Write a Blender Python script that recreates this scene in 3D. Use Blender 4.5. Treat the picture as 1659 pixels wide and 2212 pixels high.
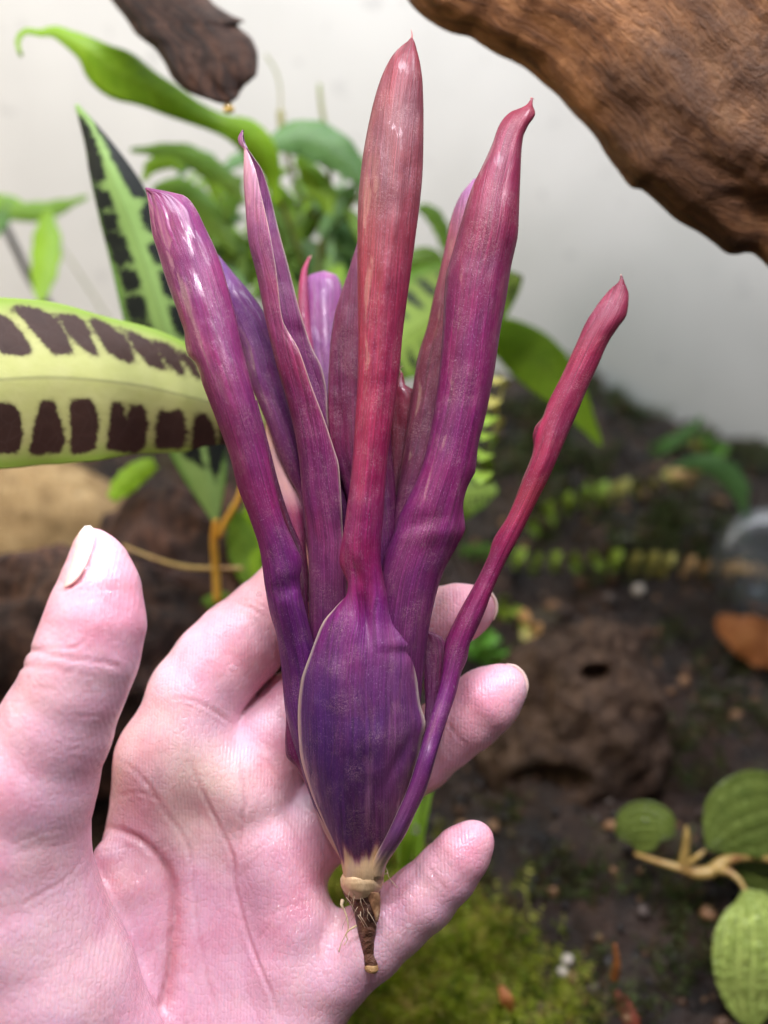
import bpy, math, random
import numpy as np

random.seed(7)
RNG = np.random.default_rng(7)
scene = bpy.context.scene
for o in list(bpy.data.objects):
    bpy.data.objects.remove(o)

# ------------------------------------------------------------------ camera, world, lamps, exposure
TH = math.radians(25.0)          # the phone looks 25 degrees down into the terrarium
CAM_H = 0.42                     # metres above the lowest ground datum
FD = 26.0                        # focus distance in cm
UCM = 99.2                       # photograph units (1659 wide) per cm at the focus distance
CT, ST = math.cos(TH), math.sin(TH)

cam_d = bpy.data.cameras.new('camera')
cam = bpy.data.objects.new('camera', cam_d)
scene.collection.objects.link(cam)
cam.location = (0, 0, CAM_H)
cam.rotation_euler = (math.pi / 2 - TH, 0, 0)
cam_d.sensor_fit = 'VERTICAL'
cam_d.sensor_height = 24.0
cam_d.lens = 12.0 / (1106.0 / UCM / FD)
cam_d.clip_start = 0.01
cam_d.clip_end = 50
cam_d.dof.use_dof = True
cam_d.dof.focus_distance = 0.255
cam_d.dof.aperture_fstop = 4.0
cam_d.dof.aperture_blades = 0
scene.camera = cam

world = bpy.data.worlds.new('World')
scene.world = world
world.use_nodes = True
world.node_tree.nodes['Background'].inputs[0].default_value = (0.93, 0.94, 1.0, 1)
world.node_tree.nodes['Background'].inputs[1].default_value = 0.15


def area(name, loc, target, size, power, col):
    ld = bpy.data.lights.new(name, 'AREA')
    ld.shape = 'RECTANGLE'
    ld.size, ld.size_y = size
    ld.energy = power
    ld.color = col
    ob = bpy.data.objects.new(name, ld)
    scene.collection.objects.link(ob)
    ob.location = loc
    from mathutils import Vector
    ob.rotation_euler = (Vector(target) - Vector(loc)).to_track_quat('-Z', 'Y').to_euler()
    return ob


# the terrarium's grow-light above the plant, and a warm room lamp to the side
for k_ in range(5):          # the LED emitters of one bar
    area('grow_light', (0.03 + (k_ - 2) * .075, 0.08 + .015 * (k_ % 2), CAM_H + 0.40), ((k_ - 2) * .03, 0.25, CAM_H - 0.12), (0.045, 0.03), 0.80, (1.0, 0.91, 0.99))
area('rear_light', (0.06, 0.30, CAM_H + 0.36), (0.04, 0.40, CAM_H - 0.22), (0.6, 0.12), 3.9, (0.82, 0.92, 1.0))
area('room_lamp', (-0.55, 0.18, CAM_H + 0.20), (-0.16, 0.52, CAM_H - 0.05), (0.40, 0.36), 2.5, (1.0, 0.80, 0.52))

vs = scene.view_settings
vs.view_transform = 'Standard'
vs.look = 'None'
vs.exposure = 0.0
vs.gamma = 1.0
scene.cycles.use_denoising = True
scene.cycles.max_bounces = 5
scene.cycles.diffuse_bounces = 3
scene.cycles.adaptive_threshold = .03
scene.cycles.transparent_max_bounces = 12
scene.cycles.caustics_reflective = False
scene.cycles.caustics_refractive = False


# ------------------------------------------------------------------ coordinates
def Q(u, v, d):
    """photo unit (1659 x 2212) at depth d cm beyond the plant -> world metres"""
    u, v, d = np.broadcast_arrays(np.asarray(u, float), np.asarray(v, float), np.asarray(d, float))
    y = FD + d
    x = (u - 829.5) / UCM * y / FD
    z = (1106.0 - v) / UCM * y / FD
    return W(np.stack([x, y, z], -1))


def W(a):
    a = np.asarray(a, float)
    x, y, z = a[..., 0], a[..., 1], a[..., 2]
    return np.stack([x * .01, (y * CT + z * ST) * .01, (-y * ST + z * CT) * .01 + CAM_H], -1)


def to_uv(P):
    """world metres -> photo units and depth"""
    x, Y, Z = P[..., 0] * 100, P[..., 1] * 100, (P[..., 2] - CAM_H) * 100
    y = Y * CT - Z * ST
    z = Y * ST + Z * CT
    return x / y * FD * UCM + 829.5, 1106 - z / y * FD * UCM, y - FD


def srgb(r, g, b):
    f = lambda c: (c / 255 / 12.92) if c / 255 <= 0.04045 else ((c / 255 + 0.055) / 1.055) ** 2.4
    return (f(r), f(g), f(b))


def pchip(x, y, xi):
    x = np.asarray(x, float); y = np.asarray(y, float); xi = np.asarray(xi, float)
    if len(x) == 2:
        return np.interp(xi, x, y)
    h = np.diff(x); dl = np.diff(y) / h
    m = np.zeros(len(x))
    for i in range(1, len(x) - 1):
        if dl[i - 1] * dl[i] > 0:
            w1 = 2 * h[i] + h[i - 1]; w2 = h[i] + 2 * h[i - 1]
            m[i] = (w1 + w2) / (w1 / dl[i - 1] + w2 / dl[i])
    m[0], m[-1] = dl[0], dl[-1]
    k = np.clip(np.searchsorted(x, xi) - 1, 0, len(x) - 2)
    t = np.clip((xi - x[k]) / h[k], 0, 1)
    return ((1 + 2 * t) * (1 - t) ** 2 * y[k] + t * (1 - t) ** 2 * h[k] * m[k]
            + t * t * (3 - 2 * t) * y[k + 1] + t * t * (t - 1) * h[k] * m[k + 1])


def spline(pts, n):
    """Catmull-Rom through rows of pts, resampled to n rows"""
    p = np.asarray(pts, float)
    if len(p) == 2:
        return p[0] + (p[1] - p[0]) * np.linspace(0, 1, n)[:, None]
    q = np.vstack([2 * p[0] - p[1], p, 2 * p[-1] - p[-2]])
    L = np.r_[0, np.cumsum(np.linalg.norm(np.diff(p[:, :3], axis=0), axis=1))]
    s = np.linspace(0, L[-1], n)
    k = np.clip(np.searchsorted(L, s, side='right') - 1, 0, len(p) - 2)
    t = ((s - L[k]) / (L[k + 1] - L[k]))[:, None]
    a, b, c, d = q[k], q[k + 1], q[k + 2], q[k + 3]
    return .5 * (2 * b + (c - a) * t + (2 * a - 5 * b + 4 * c - d) * t * t + (3 * b - a - 3 * c + d) * t ** 3)


_perm = RNG.permutation(256)
_perm = np.r_[_perm, _perm, _perm]
_val = RNG.random(256) * 2 - 1


def vnoise(p, scale=1.0, octaves=3):
    """value noise of points (n,3)"""
    p = np.asarray(p, float) * scale
    out = np.zeros(p.shape[:-1]); amp = 1.0; tot = 0
    for _ in range(octaves):
        i = np.floor(p).astype(int); f = p - i
        f = f * f * (3 - 2 * f)
        i &= 255
        r = 0
        for dx in (0, 1):
            for dy in (0, 1):
                for dz in (0, 1):
                    hsh = _perm[_perm[_perm[(i[..., 0] + dx) & 255] + ((i[..., 1] + dy) & 255)] + ((i[..., 2] + dz) & 255)]
                    w = (f[..., 0] if dx else 1 - f[..., 0]) * (f[..., 1] if dy else 1 - f[..., 1]) * (f[..., 2] if dz else 1 - f[..., 2])
                    r = r + w * _val[hsh]
        out += amp * r; tot += amp; amp *= .5; p = p * 2.03 + 17.3
    return out / tot


# ------------------------------------------------------------------ objects
def thing(name, label, cat, loc=(0, 0, 0), group=None, kind=None):
    o = bpy.data.objects.new(name, None)
    o.empty_display_size = .01
    scene.collection.objects.link(o)
    o.location = loc
    tag(o, label, cat, group, kind)
    return o


def tag(o, label=None, cat=None, group=None, kind=None):
    if label: o['label'] = label
    if cat: o['category'] = cat
    if group: o['group'] = group
    if kind: o['kind'] = kind
    return o


def build(name, V, F, mat, parent=None, attrs=None, solid=0.0, smooth=True, subsurf=0, offset=0.0):
    V = np.asarray(V, float).reshape(-1, 3)
    if parent is not None:
        p, loc = parent, np.zeros(3)
        while p is not None:
            loc = loc + np.array(p.location); p = p.parent
    else:
        loc = np.array([V[:, 0].mean(), V[:, 1].mean(), V[:, 2].min()])
    me = bpy.data.meshes.new(name)
    me.from_pydata((V - loc).tolist(), [], F if isinstance(F, list) else F.tolist())
    if smooth:
        me.polygons.foreach_set('use_smooth', np.ones(len(me.polygons), bool))
    for k, a in (attrs or {}).items():
        a = np.asarray(a, float)
        if a.ndim == 1:
            at = me.attributes.new(k, 'FLOAT', 'POINT'); at.data.foreach_set('value', a.astype(np.float32))
        elif k == 'col':
            at = me.attributes.new(k, 'FLOAT_COLOR', 'POINT')
            c = np.ones((len(a), 4), np.float32); c[:, :3] = a
            at.data.foreach_set('color', c.ravel())
        else:
            at = me.attributes.new(k, 'FLOAT_VECTOR', 'POINT'); at.data.foreach_set('vector', a.astype(np.float32).ravel())
    me.materials.append(mat)
    me.update()
    o = bpy.data.objects.new(name, me)
    scene.collection.objects.link(o)
    if parent is None:
        o.location = loc
    else:
        o.parent = parent
    if solid:
        md = o.modifiers.new('thickness', 'SOLIDIFY'); md.thickness = solid; md.offset = offset
    if subsurf:
        md = o.modifiers.new('smooth', 'SUBSURF'); md.levels = md.render_levels = subsurf
    return o


def gridfaces(n, m, closed=False):
    i = np.arange(n - 1)[:, None]; j = np.arange(m if closed else m - 1)[None, :]
    a = i * m + j; b = i * m + (j + 1) % m
    return np.stack([a, b, b + m, a + m], -1).reshape(-1, 4)


# ------------------------------------------------------------------ materials
class NT:
    def __init__(self, name):
        self.m = bpy.data.materials.new(name); self.m.use_nodes = True
        self.t = self.m.node_tree; self.b = self.t.nodes['Principled BSDF']

    def n(self, typ, **kw):
        nd = self.t.nodes.new(typ)
        for k, v in kw.items():
            if k in ('op', ): nd.operation = v
            elif k == 'attr': nd.attribute_name = v
            elif k == 'blend': nd.blend_type = v
            elif hasattr(nd, k) and k not in nd.inputs: setattr(nd, k, v)
            else: nd.inputs[k].default_value = v
        return nd

    def l(self, a, b): self.t.links.new(a, b)

    def set(self, **kw):
        for k, v in kw.items():
            k = k.replace('_', ' ')
            if hasattr(v, 'is_linked') or isinstance(v, bpy.types.NodeSocket): self.l(v, self.b.inputs[k])
            else: self.b.inputs[k].default_value = tuple(v) + (1,) if isinstance(v, tuple) and len(v) == 3 and 'Color' in k else v

    def attr(self, name): return self.n('ShaderNodeAttribute', attr=name)

    def mapping(self, vec, scale):
        mp = self.n('ShaderNodeMapping'); self.l(vec, mp.inputs['Vector']); mp.inputs['Scale'].default_value = scale
        return mp.outputs[0]

    def noise(self, vec, scale, detail=3.0, rough=.55, dist=0.0):
        nd = self.n('ShaderNodeTexNoise', Scale=scale, Detail=detail, Roughness=rough, Distortion=dist)
        if vec is not None: self.l(vec, nd.inputs['Vector'])
        return nd.outputs['Fac']

    def ramp(self, fac, stops, interp='LINEAR'):
        nd = self.t.nodes.new('ShaderNodeValToRGB'); self.l(fac, nd.inputs[0])
        cr = nd.color_ramp; cr.interpolation = interp
        while len(cr.elements) < len(stops): cr.elements.new(.5)
        for e, (p, c) in zip(cr.elements, stops):
            e.position = p; e.color = tuple(c) + (1,) if hasattr(c, '__len__') else (c, c, c, 1)
        return nd.outputs[0]

    def mix(self, fac, a, b, blend='MIX'):
        nd = self.t.nodes.new('ShaderNodeMix'); nd.data_type = 'RGBA'; nd.blend_type = blend; nd.clamp_factor = True
        for s, v in ((0, fac), (6, a), (7, b)):
            if isinstance(v, bpy.types.NodeSocket): self.l(v, nd.inputs[s])
            elif s == 0: nd.inputs[0].default_value = v
            else: nd.inputs[s].default_value = tuple(v) + (1,) if len(v) == 3 else v
        return nd.outputs[2]

    def math(self, op, a, b=0.0, c=0.0, clamp=False):
        nd = self.t.nodes.new('ShaderNodeMath'); nd.operation = op; nd.use_clamp = clamp
        for i, v in enumerate((a, b, c)):
            if isinstance(v, bpy.types.NodeSocket): self.l(v, nd.inputs[i])
            else: nd.inputs[i].default_value = v
        return nd.outputs[0]

    def bump(self, h, strength, dist=.001, normal=None):
        nd = self.n('ShaderNodeBump', Strength=strength, Distance=dist); self.l(h, nd.inputs['Height'])
        if normal is not None: self.l(normal, nd.inputs['Normal'])
        return nd.outputs[0]

    def obj(self): return self.n('ShaderNodeTexCoord').outputs['Object']


def mat_bromeliad():
    m = NT('bromeliad_leaf')
    st = m.attr('st').outputs['Vector']; col = m.attr('col').outputs['Color']
    stri = m.noise(m.mapping(st, (40, .5, 1)), 1.0, 2.0, .6)
    stri2 = m.noise(m.mapping(st, (15, .16, 1)), 1.0, 3.0, .6)
    blot = m.noise(m.mapping(st, (1.3, .45, 1)), 1.0, 4.0, .6, .6)
    bw = m.n('ShaderNodeRGBToBW'); m.l(col, bw.inputs[0]); sk = m.ramp(bw.outputs[0], [(.16, 1.0), (.3, .18)])
    c = m.mix(sk, col, m.ramp(stri, [(.30, .62), (.5, .96), (.72, 1.4)]), 'MULTIPLY')
    c = m.mix(sk, c, m.ramp(stri2, [(.3, .9), (.7, 1.1)]), 'MULTIPLY')
    c = m.mix(1.0, c, m.ramp(blot, [(.3, (.72, .74, .95)), (.55, (1, 1, 1)), (.75, (1.25, 1.12, 1.0))]), 'MULTIPLY')
    speck = m.noise(m.mapping(st, (75, 40, 1)), 1.0, 1.0, .5)
    sm = m.ramp(speck, [(.64, 0.0), (.74, .34)])
    c = m.mix(sm, c, srgb(200, 165, 200))
    # dried scurf rubbed into fine pale scratches
    scr = m.noise(m.mapping(st, (5, 16, 1)), 1.0, 3.0, .7, 2.2)
    scm = m.ramp(scr, [(.490, 0.0), (.5, .6), (.510, 0.0)])
    gate = m.ramp(m.noise(m.mapping(st, (1.1, .8, 1)), 1.7, 2.0), [(.48, 0.0), (.62, 1.0)])
    c = m.mix(m.math('MULTIPLY', scm, gate), c, srgb(225, 190, 185))
    # water film clinging to the leaf in patches; its pale reflection is tinted in faintly
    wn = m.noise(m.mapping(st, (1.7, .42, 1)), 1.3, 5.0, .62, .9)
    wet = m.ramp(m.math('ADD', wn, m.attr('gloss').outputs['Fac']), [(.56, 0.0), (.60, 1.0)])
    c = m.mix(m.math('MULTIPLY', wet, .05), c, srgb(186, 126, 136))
    rough = m.math('MULTIPLY_ADD', wet, -.17, .52)
    hgt = m.math('MULTIPLY_ADD', stri, m.math('MULTIPLY_ADD', wet, -.75, 1.0), m.math('MULTIPLY', wet, .5))
    grain = m.noise(m.mapping(st, (30, 14, 1)), 1.0, 3.0, .6)
    hgt = m.math('ADD', hgt, m.math('MULTIPLY', m.math('MULTIPLY_ADD', wet, -.8, 1.0), m.math('MULTIPLY', grain, .5)))
    soft = m.noise(m.mapping(st, (2.2, 1.0, 1)), 1.0, 3.0)
    nb = m.bump(soft, .35, .0012)
    m.set(Base_Color=c, Roughness=rough, Normal=m.bump(hgt, .42, .00035, nb), Coat_Weight=m.math('MULTIPLY', wet, .25), Coat_Roughness=.14)
    m.b.inputs['Specular IOR Level'].default_value = .42
    return m.m


def mat_skin():
    m = NT('skin')
    col = m.attr('col').outputs['Color']; ob = m.obj()
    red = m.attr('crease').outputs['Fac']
    mott = m.noise(ob, 70, 4, .6); fine = m.noise(ob, 420, 3, .6)
    c = m.mix(1.0, col, m.ramp(mott, [(.3, (.90, .74, .78)), (.5, (1, 1, 1)), (.72, (1.03, 1.10, 1.02))]), 'MULTIPLY')
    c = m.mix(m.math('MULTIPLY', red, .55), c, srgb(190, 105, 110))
    c = m.mix(m.ramp(fine, [(.55, 0.0), (.75, .22)]), c, srgb(240, 205, 200))
    # papillary ridges run in gently warped bands, plus a cell-like net of fine skin lines
    wv = m.n('ShaderNodeTexWave', Scale=420.0, Distortion=5.5, Detail=2.0); m.l(ob, wv.inputs['Vector'])
    wv.inputs['Detail Scale'].default_value = .06
    vo = m.n('ShaderNodeTexVoronoi', Scale=620.0); vo.feature = 'DISTANCE_TO_EDGE'; m.l(ob, vo.inputs['Vector'])
    vo2 = m.n('ShaderNodeTexVoronoi', Scale=170.0); vo2.feature = 'DISTANCE_TO_EDGE'
    warp = m.n('ShaderNodeVectorMath'); warp.operation = 'ADD'
    nz = m.n('ShaderNodeTexNoise', Scale=110.0, Detail=2.0); m.l(ob, nz.inputs['Vector'])
    sc = m.n('ShaderNodeVectorMath'); sc.operation = 'SCALE'; sc.inputs['Scale'].default_value = .008; m.l(nz.outputs['Color'], sc.inputs[0])
    m.l(ob, warp.inputs[0]); m.l(sc.outputs[0], warp.inputs[1])
    m.l(m.mapping(warp.outputs[0], (1, 1, .45)), vo2.inputs['Vector'])
    net = m.ramp(vo2.outputs['Distance'], [(0.0, 0.0), (.06, 1.0)])
    h = m.math('ADD', m.math('MULTIPLY', wv.outputs['Fac'], .35), m.math('MULTIPLY', m.ramp(vo.outputs['Distance'], [(0, 0.0), (.2, 1.0)]), .4))
    b1 = m.bump(h, .34, .0003)
    vo3 = m.n('ShaderNodeTexVoronoi', Scale=430.0); vo3.feature = 'DISTANCE_TO_EDGE'; m.l(m.mapping(warp.outputs[0], (1, 1, .6)), vo3.inputs['Vector'])
    net3 = m.ramp(vo3.outputs['Distance'], [(0.0, 0.0), (.09, 1.0)])
    b2 = m.bump(m.math('ADD', net, m.math('MULTIPLY', net3, .8)), .07, .0003, b1)
    c = m.mix(m.math('MULTIPLY', m.math('SUBTRACT', 1.0, net3), .05), c, srgb(190, 110, 118))
    c = m.mix(m.math('MULTIPLY', m.math('SUBTRACT', 1.0, net), .07), c, srgb(186, 104, 112))
    b3 = m.bump(m.noise(ob, 150, 3), .08, .001, b2)
    wet = m.ramp(m.noise(ob, 55, 3, .6), [(.44, 0.0), (.56, 1.0)])
    lines = m.noise(m.mapping(ob, (1, 1, .16)), 520, 3, .65, .5)
    b3 = m.bump(lines, .20, .0006, b3)
    m.set(Base_Color=c, Roughness=m.math('MULTIPLY_ADD', wet, -.12, .46), Normal=b3)
    m.l(m.bump(m.noise(ob, 1100, 2, .6), .9, .0007, b3), m.b.inputs['Coat Normal'])
    m.b.inputs['Subsurface Weight'].default_value = .35
    m.b.inputs['Subsurface Radius'].default_value = (.0045, .0016, .0012)
    m.b.inputs['Subsurface Scale'].default_value = 1.0
    m.b.inputs['Specular IOR Level'].default_value = .5
    m.b.inputs['Coat Roughness'].default_value = .12
    m.l(m.math('MULTIPLY', wet, .85), m.b.inputs['Coat Weight'])
    return m.m


def mat_plain(name, c1, c2, scale=60, rough=.5, bump=.2, bdist=.001, detail=4, spec=.5, trans=0.0, stretch=(1, 1, 1), attr=None, third=None):
    m = NT(name); ob = m.obj()
    vec = m.mapping(ob, stretch)
    f = m.noise(vec, scale, detail, .6, .3)
    stops = [(.3, c1), (.7, c2)] if third is None else [(.28, c1), (.52, c2), (.74, third)]
    c = m.ramp(f, stops)
    if attr: c = m.mix(1.0, m.attr(attr).outputs['Color'], m.ramp(f, [(.3, .75), (.7, 1.25)]), 'MULTIPLY')
    m.set(Base_Color=c, Roughness=rough, Normal=m.bump(m.noise(vec, scale * 3, 4, .6), bump, bdist))
    m.b.inputs['Specular IOR Level'].default_value = spec
    if trans:
        m.b.inputs['Subsurface Weight'].default_value = trans
        m.b.inputs['Subsurface Radius'].default_value = (.002, .004, .001)
    return m.m


def mat_green(name, light, dark, rough=.5):
    """a fresh leaf: paler midrib and side veins from the 'st' coordinates (across, along)"""
    m = NT(name); st = m.attr('st').outputs['Vector']
    sep = m.n('ShaderNodeSeparateXYZ'); m.l(st, sep.inputs[0])
    ax = m.math('ABSOLUTE', sep.outputs[0])
    f = m.noise(m.mapping(st, (1.0, .8, 1)), 2.2, 4, .6)
    c = m.mix(f, dark, light)
    rib = m.ramp(ax, [(.0, 1.0), (.07, .0)])
    c = m.mix(m.math('MULTIPLY', rib, .45), c, tuple(min(1, x * .55) for x in light))
    vein = m.math('SINE', m.math('MULTIPLY', m.math('SUBTRACT', sep.outputs[1], m.math('MULTIPLY', ax, .5)), 14.0))
    vm = m.ramp(vein, [(.9, 0.0), (1.0, 1.0)])
    c = m.mix(m.math('MULTIPLY', vm, .25), c, tuple(min(1, x * 1.5) for x in light))
    h = m.math('ADD', m.math('MULTIPLY', vm, -.4), f)
    m.set(Base_Color=c, Roughness=rough, Normal=m.bump(h, .3, .0012))
    # thin leaves pass light
    tr = m.n('ShaderNodeBsdfTranslucent'); m.l(c, tr.inputs['Color'])
    mx = m.n('ShaderNodeMixShader'); mx.inputs[0].default_value = .4
    m.l(m.b.outputs[0], mx.inputs[1]); m.l(tr.outputs[0], mx.inputs[2])
    m.l(mx.outputs[0], m.t.nodes['Material Output'].inputs['Surface'])
    return m.m


def mat_blotched(name, ground, ground2, dark, dark2, jag=.05, rough=.56, edge=None, grow=.012):
    """two-tone leaf: 'mask' is the signed distance (cm) to the dark blotches"""
    m = NT(name); st = m.attr('st').outputs['Vector']; ob = m.obj()
    mask = m.attr('mask').outputs['Fac']
    n1 = m.noise(ob, 900, 4, .7)
    n2 = m.noise(ob, 220, 3, .6)
    mm = m.math('ADD', m.math('ADD', mask, grow), m.math('ADD', m.math('MULTIPLY', m.math('SUBTRACT', n1, .5), jag * 4.5), m.math('MULTIPLY', m.math('SUBTRACT', n2, .5), jag * 2.5)))
    fac = m.ramp(m.math('MULTIPLY_ADD', mm, 9.0, .5), [(.25, 1.0), (.75, 0.0)])
    sep = m.n('ShaderNodeSeparateXYZ'); m.l(st, sep.inputs[0]); ax = m.math('ABSOLUTE', sep.outputs[0])
    g = m.mix(m.noise(ob, 180, 3), ground2, ground)
    if edge:
        g = m.mix(m.ramp(ax, [(.72, 0.0), (.95, 1.0)]), g, edge)
    rib = m.ramp(ax, [(.0, 1.0), (.035, 0.0)])
    g = m.mix(m.math('MULTIPLY', rib, .6), g, tuple(x * .45 for x in ground))
    dk = m.mix(m.noise(ob, 120, 3), dark, dark2)
    vo = m.n('ShaderNodeTexVoronoi', Scale=260.0); vo.feature = 'DISTANCE_TO_EDGE'; m.l(ob, vo.inputs['Vector'])
    vl = m.ramp(vo.outputs['Distance'], [(0, 1.0), (.05, 0.0)])
    dk = m.mix(m.math('MULTIPLY', vl, .25), dk, tuple(min(1, x * 2.2 + .02) for x in dark))
    halo = m.ramp(m.math('MULTIPLY_ADD', mm, 5.0, .5), [(.38, 1.0), (.95, 0.0)])
    g = m.mix(m.math('MULTIPLY', halo, .5), g, tuple(.45 * a + .55 * b for a, b in zip(ground2, dark2)))
    c = m.mix(fac, g, dk)
    m.b.inputs['Specular IOR Level'].default_value = .28
    m.set(Base_Color=c, Roughness=rough, Normal=m.bump(m.noise(ob, 300, 4), .2, .0008))
    tr = m.n('ShaderNodeBsdfTranslucent'); m.l(c, tr.inputs['Color'])
    mx = m.n('ShaderNodeMixShader'); mx.inputs[0].default_value = .3
    m.l(m.b.outputs[0], mx.inputs[1]); m.l(tr.outputs[0], mx.inputs[2])
    m.l(mx.outputs[0], m.t.nodes['Material Output'].inputs['Surface'])
    return m.m


M = {}
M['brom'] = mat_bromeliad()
M['skin'] = mat_skin()
M['nail'] = mat_plain('fingernail', srgb(226, 186, 180), srgb(238, 206, 200), 40, .25, .1, attr='col', stretch=(1, 1, .3))
M['green'] = mat_green('fresh_green_leaf', srgb(160, 196, 42), srgb(112, 162, 26))
M['green2'] = mat_green('mid_green_leaf', srgb(142, 180, 62), srgb(92, 138, 42))
M['green3'] = mat_green('deep_green_leaf', srgb(122, 164, 92), srgb(78, 124, 62), .45)
M['creeper'] = mat_plain('creeper_leaf', (0, 0, 0), (1, 1, 1), 200, .45, .2, attr='col')
M['stem'] = mat_plain('green_stem', srgb(90, 110, 40), srgb(130, 120, 60), 120, .5)
M['ochre'] = mat_plain('ochre_stem', srgb(175, 120, 30), srgb(200, 160, 60), 90, .4)
M['yellow'] = mat_plain('yellow_stem', srgb(140, 118, 56), srgb(176, 148, 84), 110, .4, third=srgb(134, 88, 50))
M['twig'] = mat_plain('dark_twig', srgb(20, 18, 15), srgb(40, 34, 28), 90, .6)


# ------------------------------------------------------------------ shape builders
def contour_leaf(name, L, R, D, B, mat, parent, wrap=1.0, n=110, m=36, stops=None, back=None, tilt=None, solid=.0005,
                 closed=False, power=1.35, edge_pale=.0, rim=0.0, bumps=None, colfn=None, jitter=0.0, gloss=None):
    """a leaf given by its left and right outlines (photo units, top to bottom), depth D, bulge B (cm)"""
    v0 = max(L[0][1], R[0][1]); v1 = min(L[-1][1], R[-1][1])
    s = np.linspace(0, 1, n) ** power
    v = v0 + (v1 - v0) * s
    ul = pchip([p[1] for p in L], [p[0] for p in L], v); ur = pchip([p[1] for p in R], [p[0] for p in R], v)
    d = pchip([p[0] for p in D], [p[1] for p in D], v) if len(D) > 1 else np.full(n, D[0][1])
    b = pchip([p[0] for p in B], [p[1] for p in B], v) if len(B) > 1 else np.full(n, B[0][1])
    tl = np.zeros(n) if tilt is None else pchip([p[0] for p in tilt], [p[1] for p in tilt], v)
    mid, half = (ul + ur) / 2, (ur - ul) / 2
    bb = np.minimum(b, half / UCM * 1.15 + .004)
    if closed:
        th = np.linspace(-np.pi, np.pi, m, endpoint=False)[None, :]
        U = mid[:, None] + half[:, None] * np.sin(th); DD = d[:, None] - bb[:, None] * np.cos(th)
        t = th / np.pi * np.ones((n, 1))
    elif back is None:
        t = np.linspace(-1, 1, m)[None, :] * np.ones((n, 1))
        wr = np.full(n, wrap) if np.isscalar(wrap) else pchip([p[0] for p in wrap], [p[1] for p in wrap], v)
        a = (wr * np.pi / 2)[:, None]
        th = t * a
        k = np.sin(np.minimum(a, np.pi / 2))
        kw = max(5, n // 9) | 1; ker = np.hanning(kw + 2)[1:-1]; ker /= ker.sum()
        ramp_in = smooth01(np.minimum(np.arange(n), n - 1 - np.arange(n)) / (kw * .6))
        sm = lambda q: q + (np.convolve(np.pad(q, kw // 2, mode='edge'), ker, 'valid') - q) * ramp_in
        uls, urs = sm(ul), sm(ur)
        mid, half = (uls + urs) / 2, (urs - uls) / 2
        bb = sm(bb)
        x = np.sin(th) / k
        dev = np.where(x < 0, (ul - uls)[:, None], (ur - urs)[:, None])
        U = mid[:, None] + half[:, None] * x + dev * np.abs(x) ** 5
        DD = d[:, None] - bb[:, None] * (np.cos(th) - np.cos(a)) / (1 - np.cos(a)) * (1 + .6 * np.clip((wr[:, None] - 1) / .3, 0, 1)) + tl[:, None] * t
    else:
        ub = pchip([p[1] for p in back[0]], [p[0] for p in back[0]], v)
        b2 = back[1]
        p = np.linspace(-1, 1, m)[None, :] * np.ones((n, 1))
        q = np.abs(p); prof = np.sqrt(np.maximum(0, 1 - (1 - q) ** 2))
        w = np.where(p < 0, (ur - ul)[:, None], (ub - ul)[:, None])
        U = ul[:, None] + w * q
        cap = np.minimum(1.0, half / UCM / .2)[:, None]
        DD = d[:, None] + np.where(p < 0, -bb[:, None] * prof, b2 * prof * cap)
        t = p
    if mat is M['brom']:                      # lengthwise ridges and soft dents of the blade
        sd0 = RNG.random() * 90
        vv_ = v[:, None] * np.ones_like(U)
        DD = DD + (.045 * vnoise(np.stack([t * 4.5 + sd0, vv_ * .003, 0 * t], -1), 1.0, 3) + .03 * vnoise(np.stack([t * 2 + sd0, vv_ * .02, 0 * t], -1), 1.0, 2)) * np.minimum(1, half / 45)[:, None]
    P = Q(U, v[:, None] * np.ones_like(U), DD)
    if bumps is not None:
        P = P + bumps(U, v[:, None] * np.ones_like(U))[..., None] * (W(np.array([0, 1.0, 0])) - W(np.zeros(3)))
    arc = np.cumsum(np.r_['1', np.zeros((n, 1)), np.linalg.norm(np.diff(P, axis=1), axis=2)], axis=1) * 100
    arc = arc - arc[:, m // 2][:, None]
    ln = np.r_[0, np.cumsum(np.linalg.norm(np.diff(P[:, m // 2], axis=0), axis=1))] * 100
    seed = RNG.random() * 50
    stv = np.stack([arc + seed, ln[:, None] * np.ones_like(arc) + seed, s[:, None] * np.ones_like(arc)], -1)
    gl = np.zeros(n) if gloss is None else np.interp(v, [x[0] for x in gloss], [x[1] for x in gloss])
    # pigment: stops along the length, paler membranous rim where the leaf has one
    sv = [x[0] for x in stops]
    vj = v[:, None] + jitter * vnoise(np.stack([t * 6 + seed, 0 * t, 0 * t], -1), 1.0, 3)
    C = np.stack([np.interp(vj, sv, [x[1][k] for x in stops]) for k in range(3)], -1)
    if colfn is not None:
        C = colfn(C, t, v[:, None] * np.ones_like(t))
    if mat is M['brom']:
        lum = C @ np.array([.25, .6, .15])
        dk_ = np.clip((lum - .22) / .1, 0, 1)[..., None]
        C = C * (np.array([.56, .28, .45]) * (1 - dk_) + .92 * dk_)
    if rim:
        e = np.clip((np.abs(t) - (1 - rim)) / rim, 0, 1)[..., None] ** .7
        C = C * (1 - e * edge_pale) + np.array(srgb(205, 190, 165)) * e * edge_pale
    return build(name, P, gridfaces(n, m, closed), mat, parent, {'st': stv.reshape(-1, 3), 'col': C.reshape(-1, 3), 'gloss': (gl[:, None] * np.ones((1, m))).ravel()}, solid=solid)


def tube(name, pts, mat, parent, n=40, k=10, rough=0.0, attrs=False, col=None):
    """a tapered tube through (u, v, d, radius cm)"""
    p = spline(pts, n)
    C = Q(p[:, 0], p[:, 1], p[:, 2])
    return tube_w(name, C, p[:, 3] * .01, mat, parent, k, rough, col)


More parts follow.
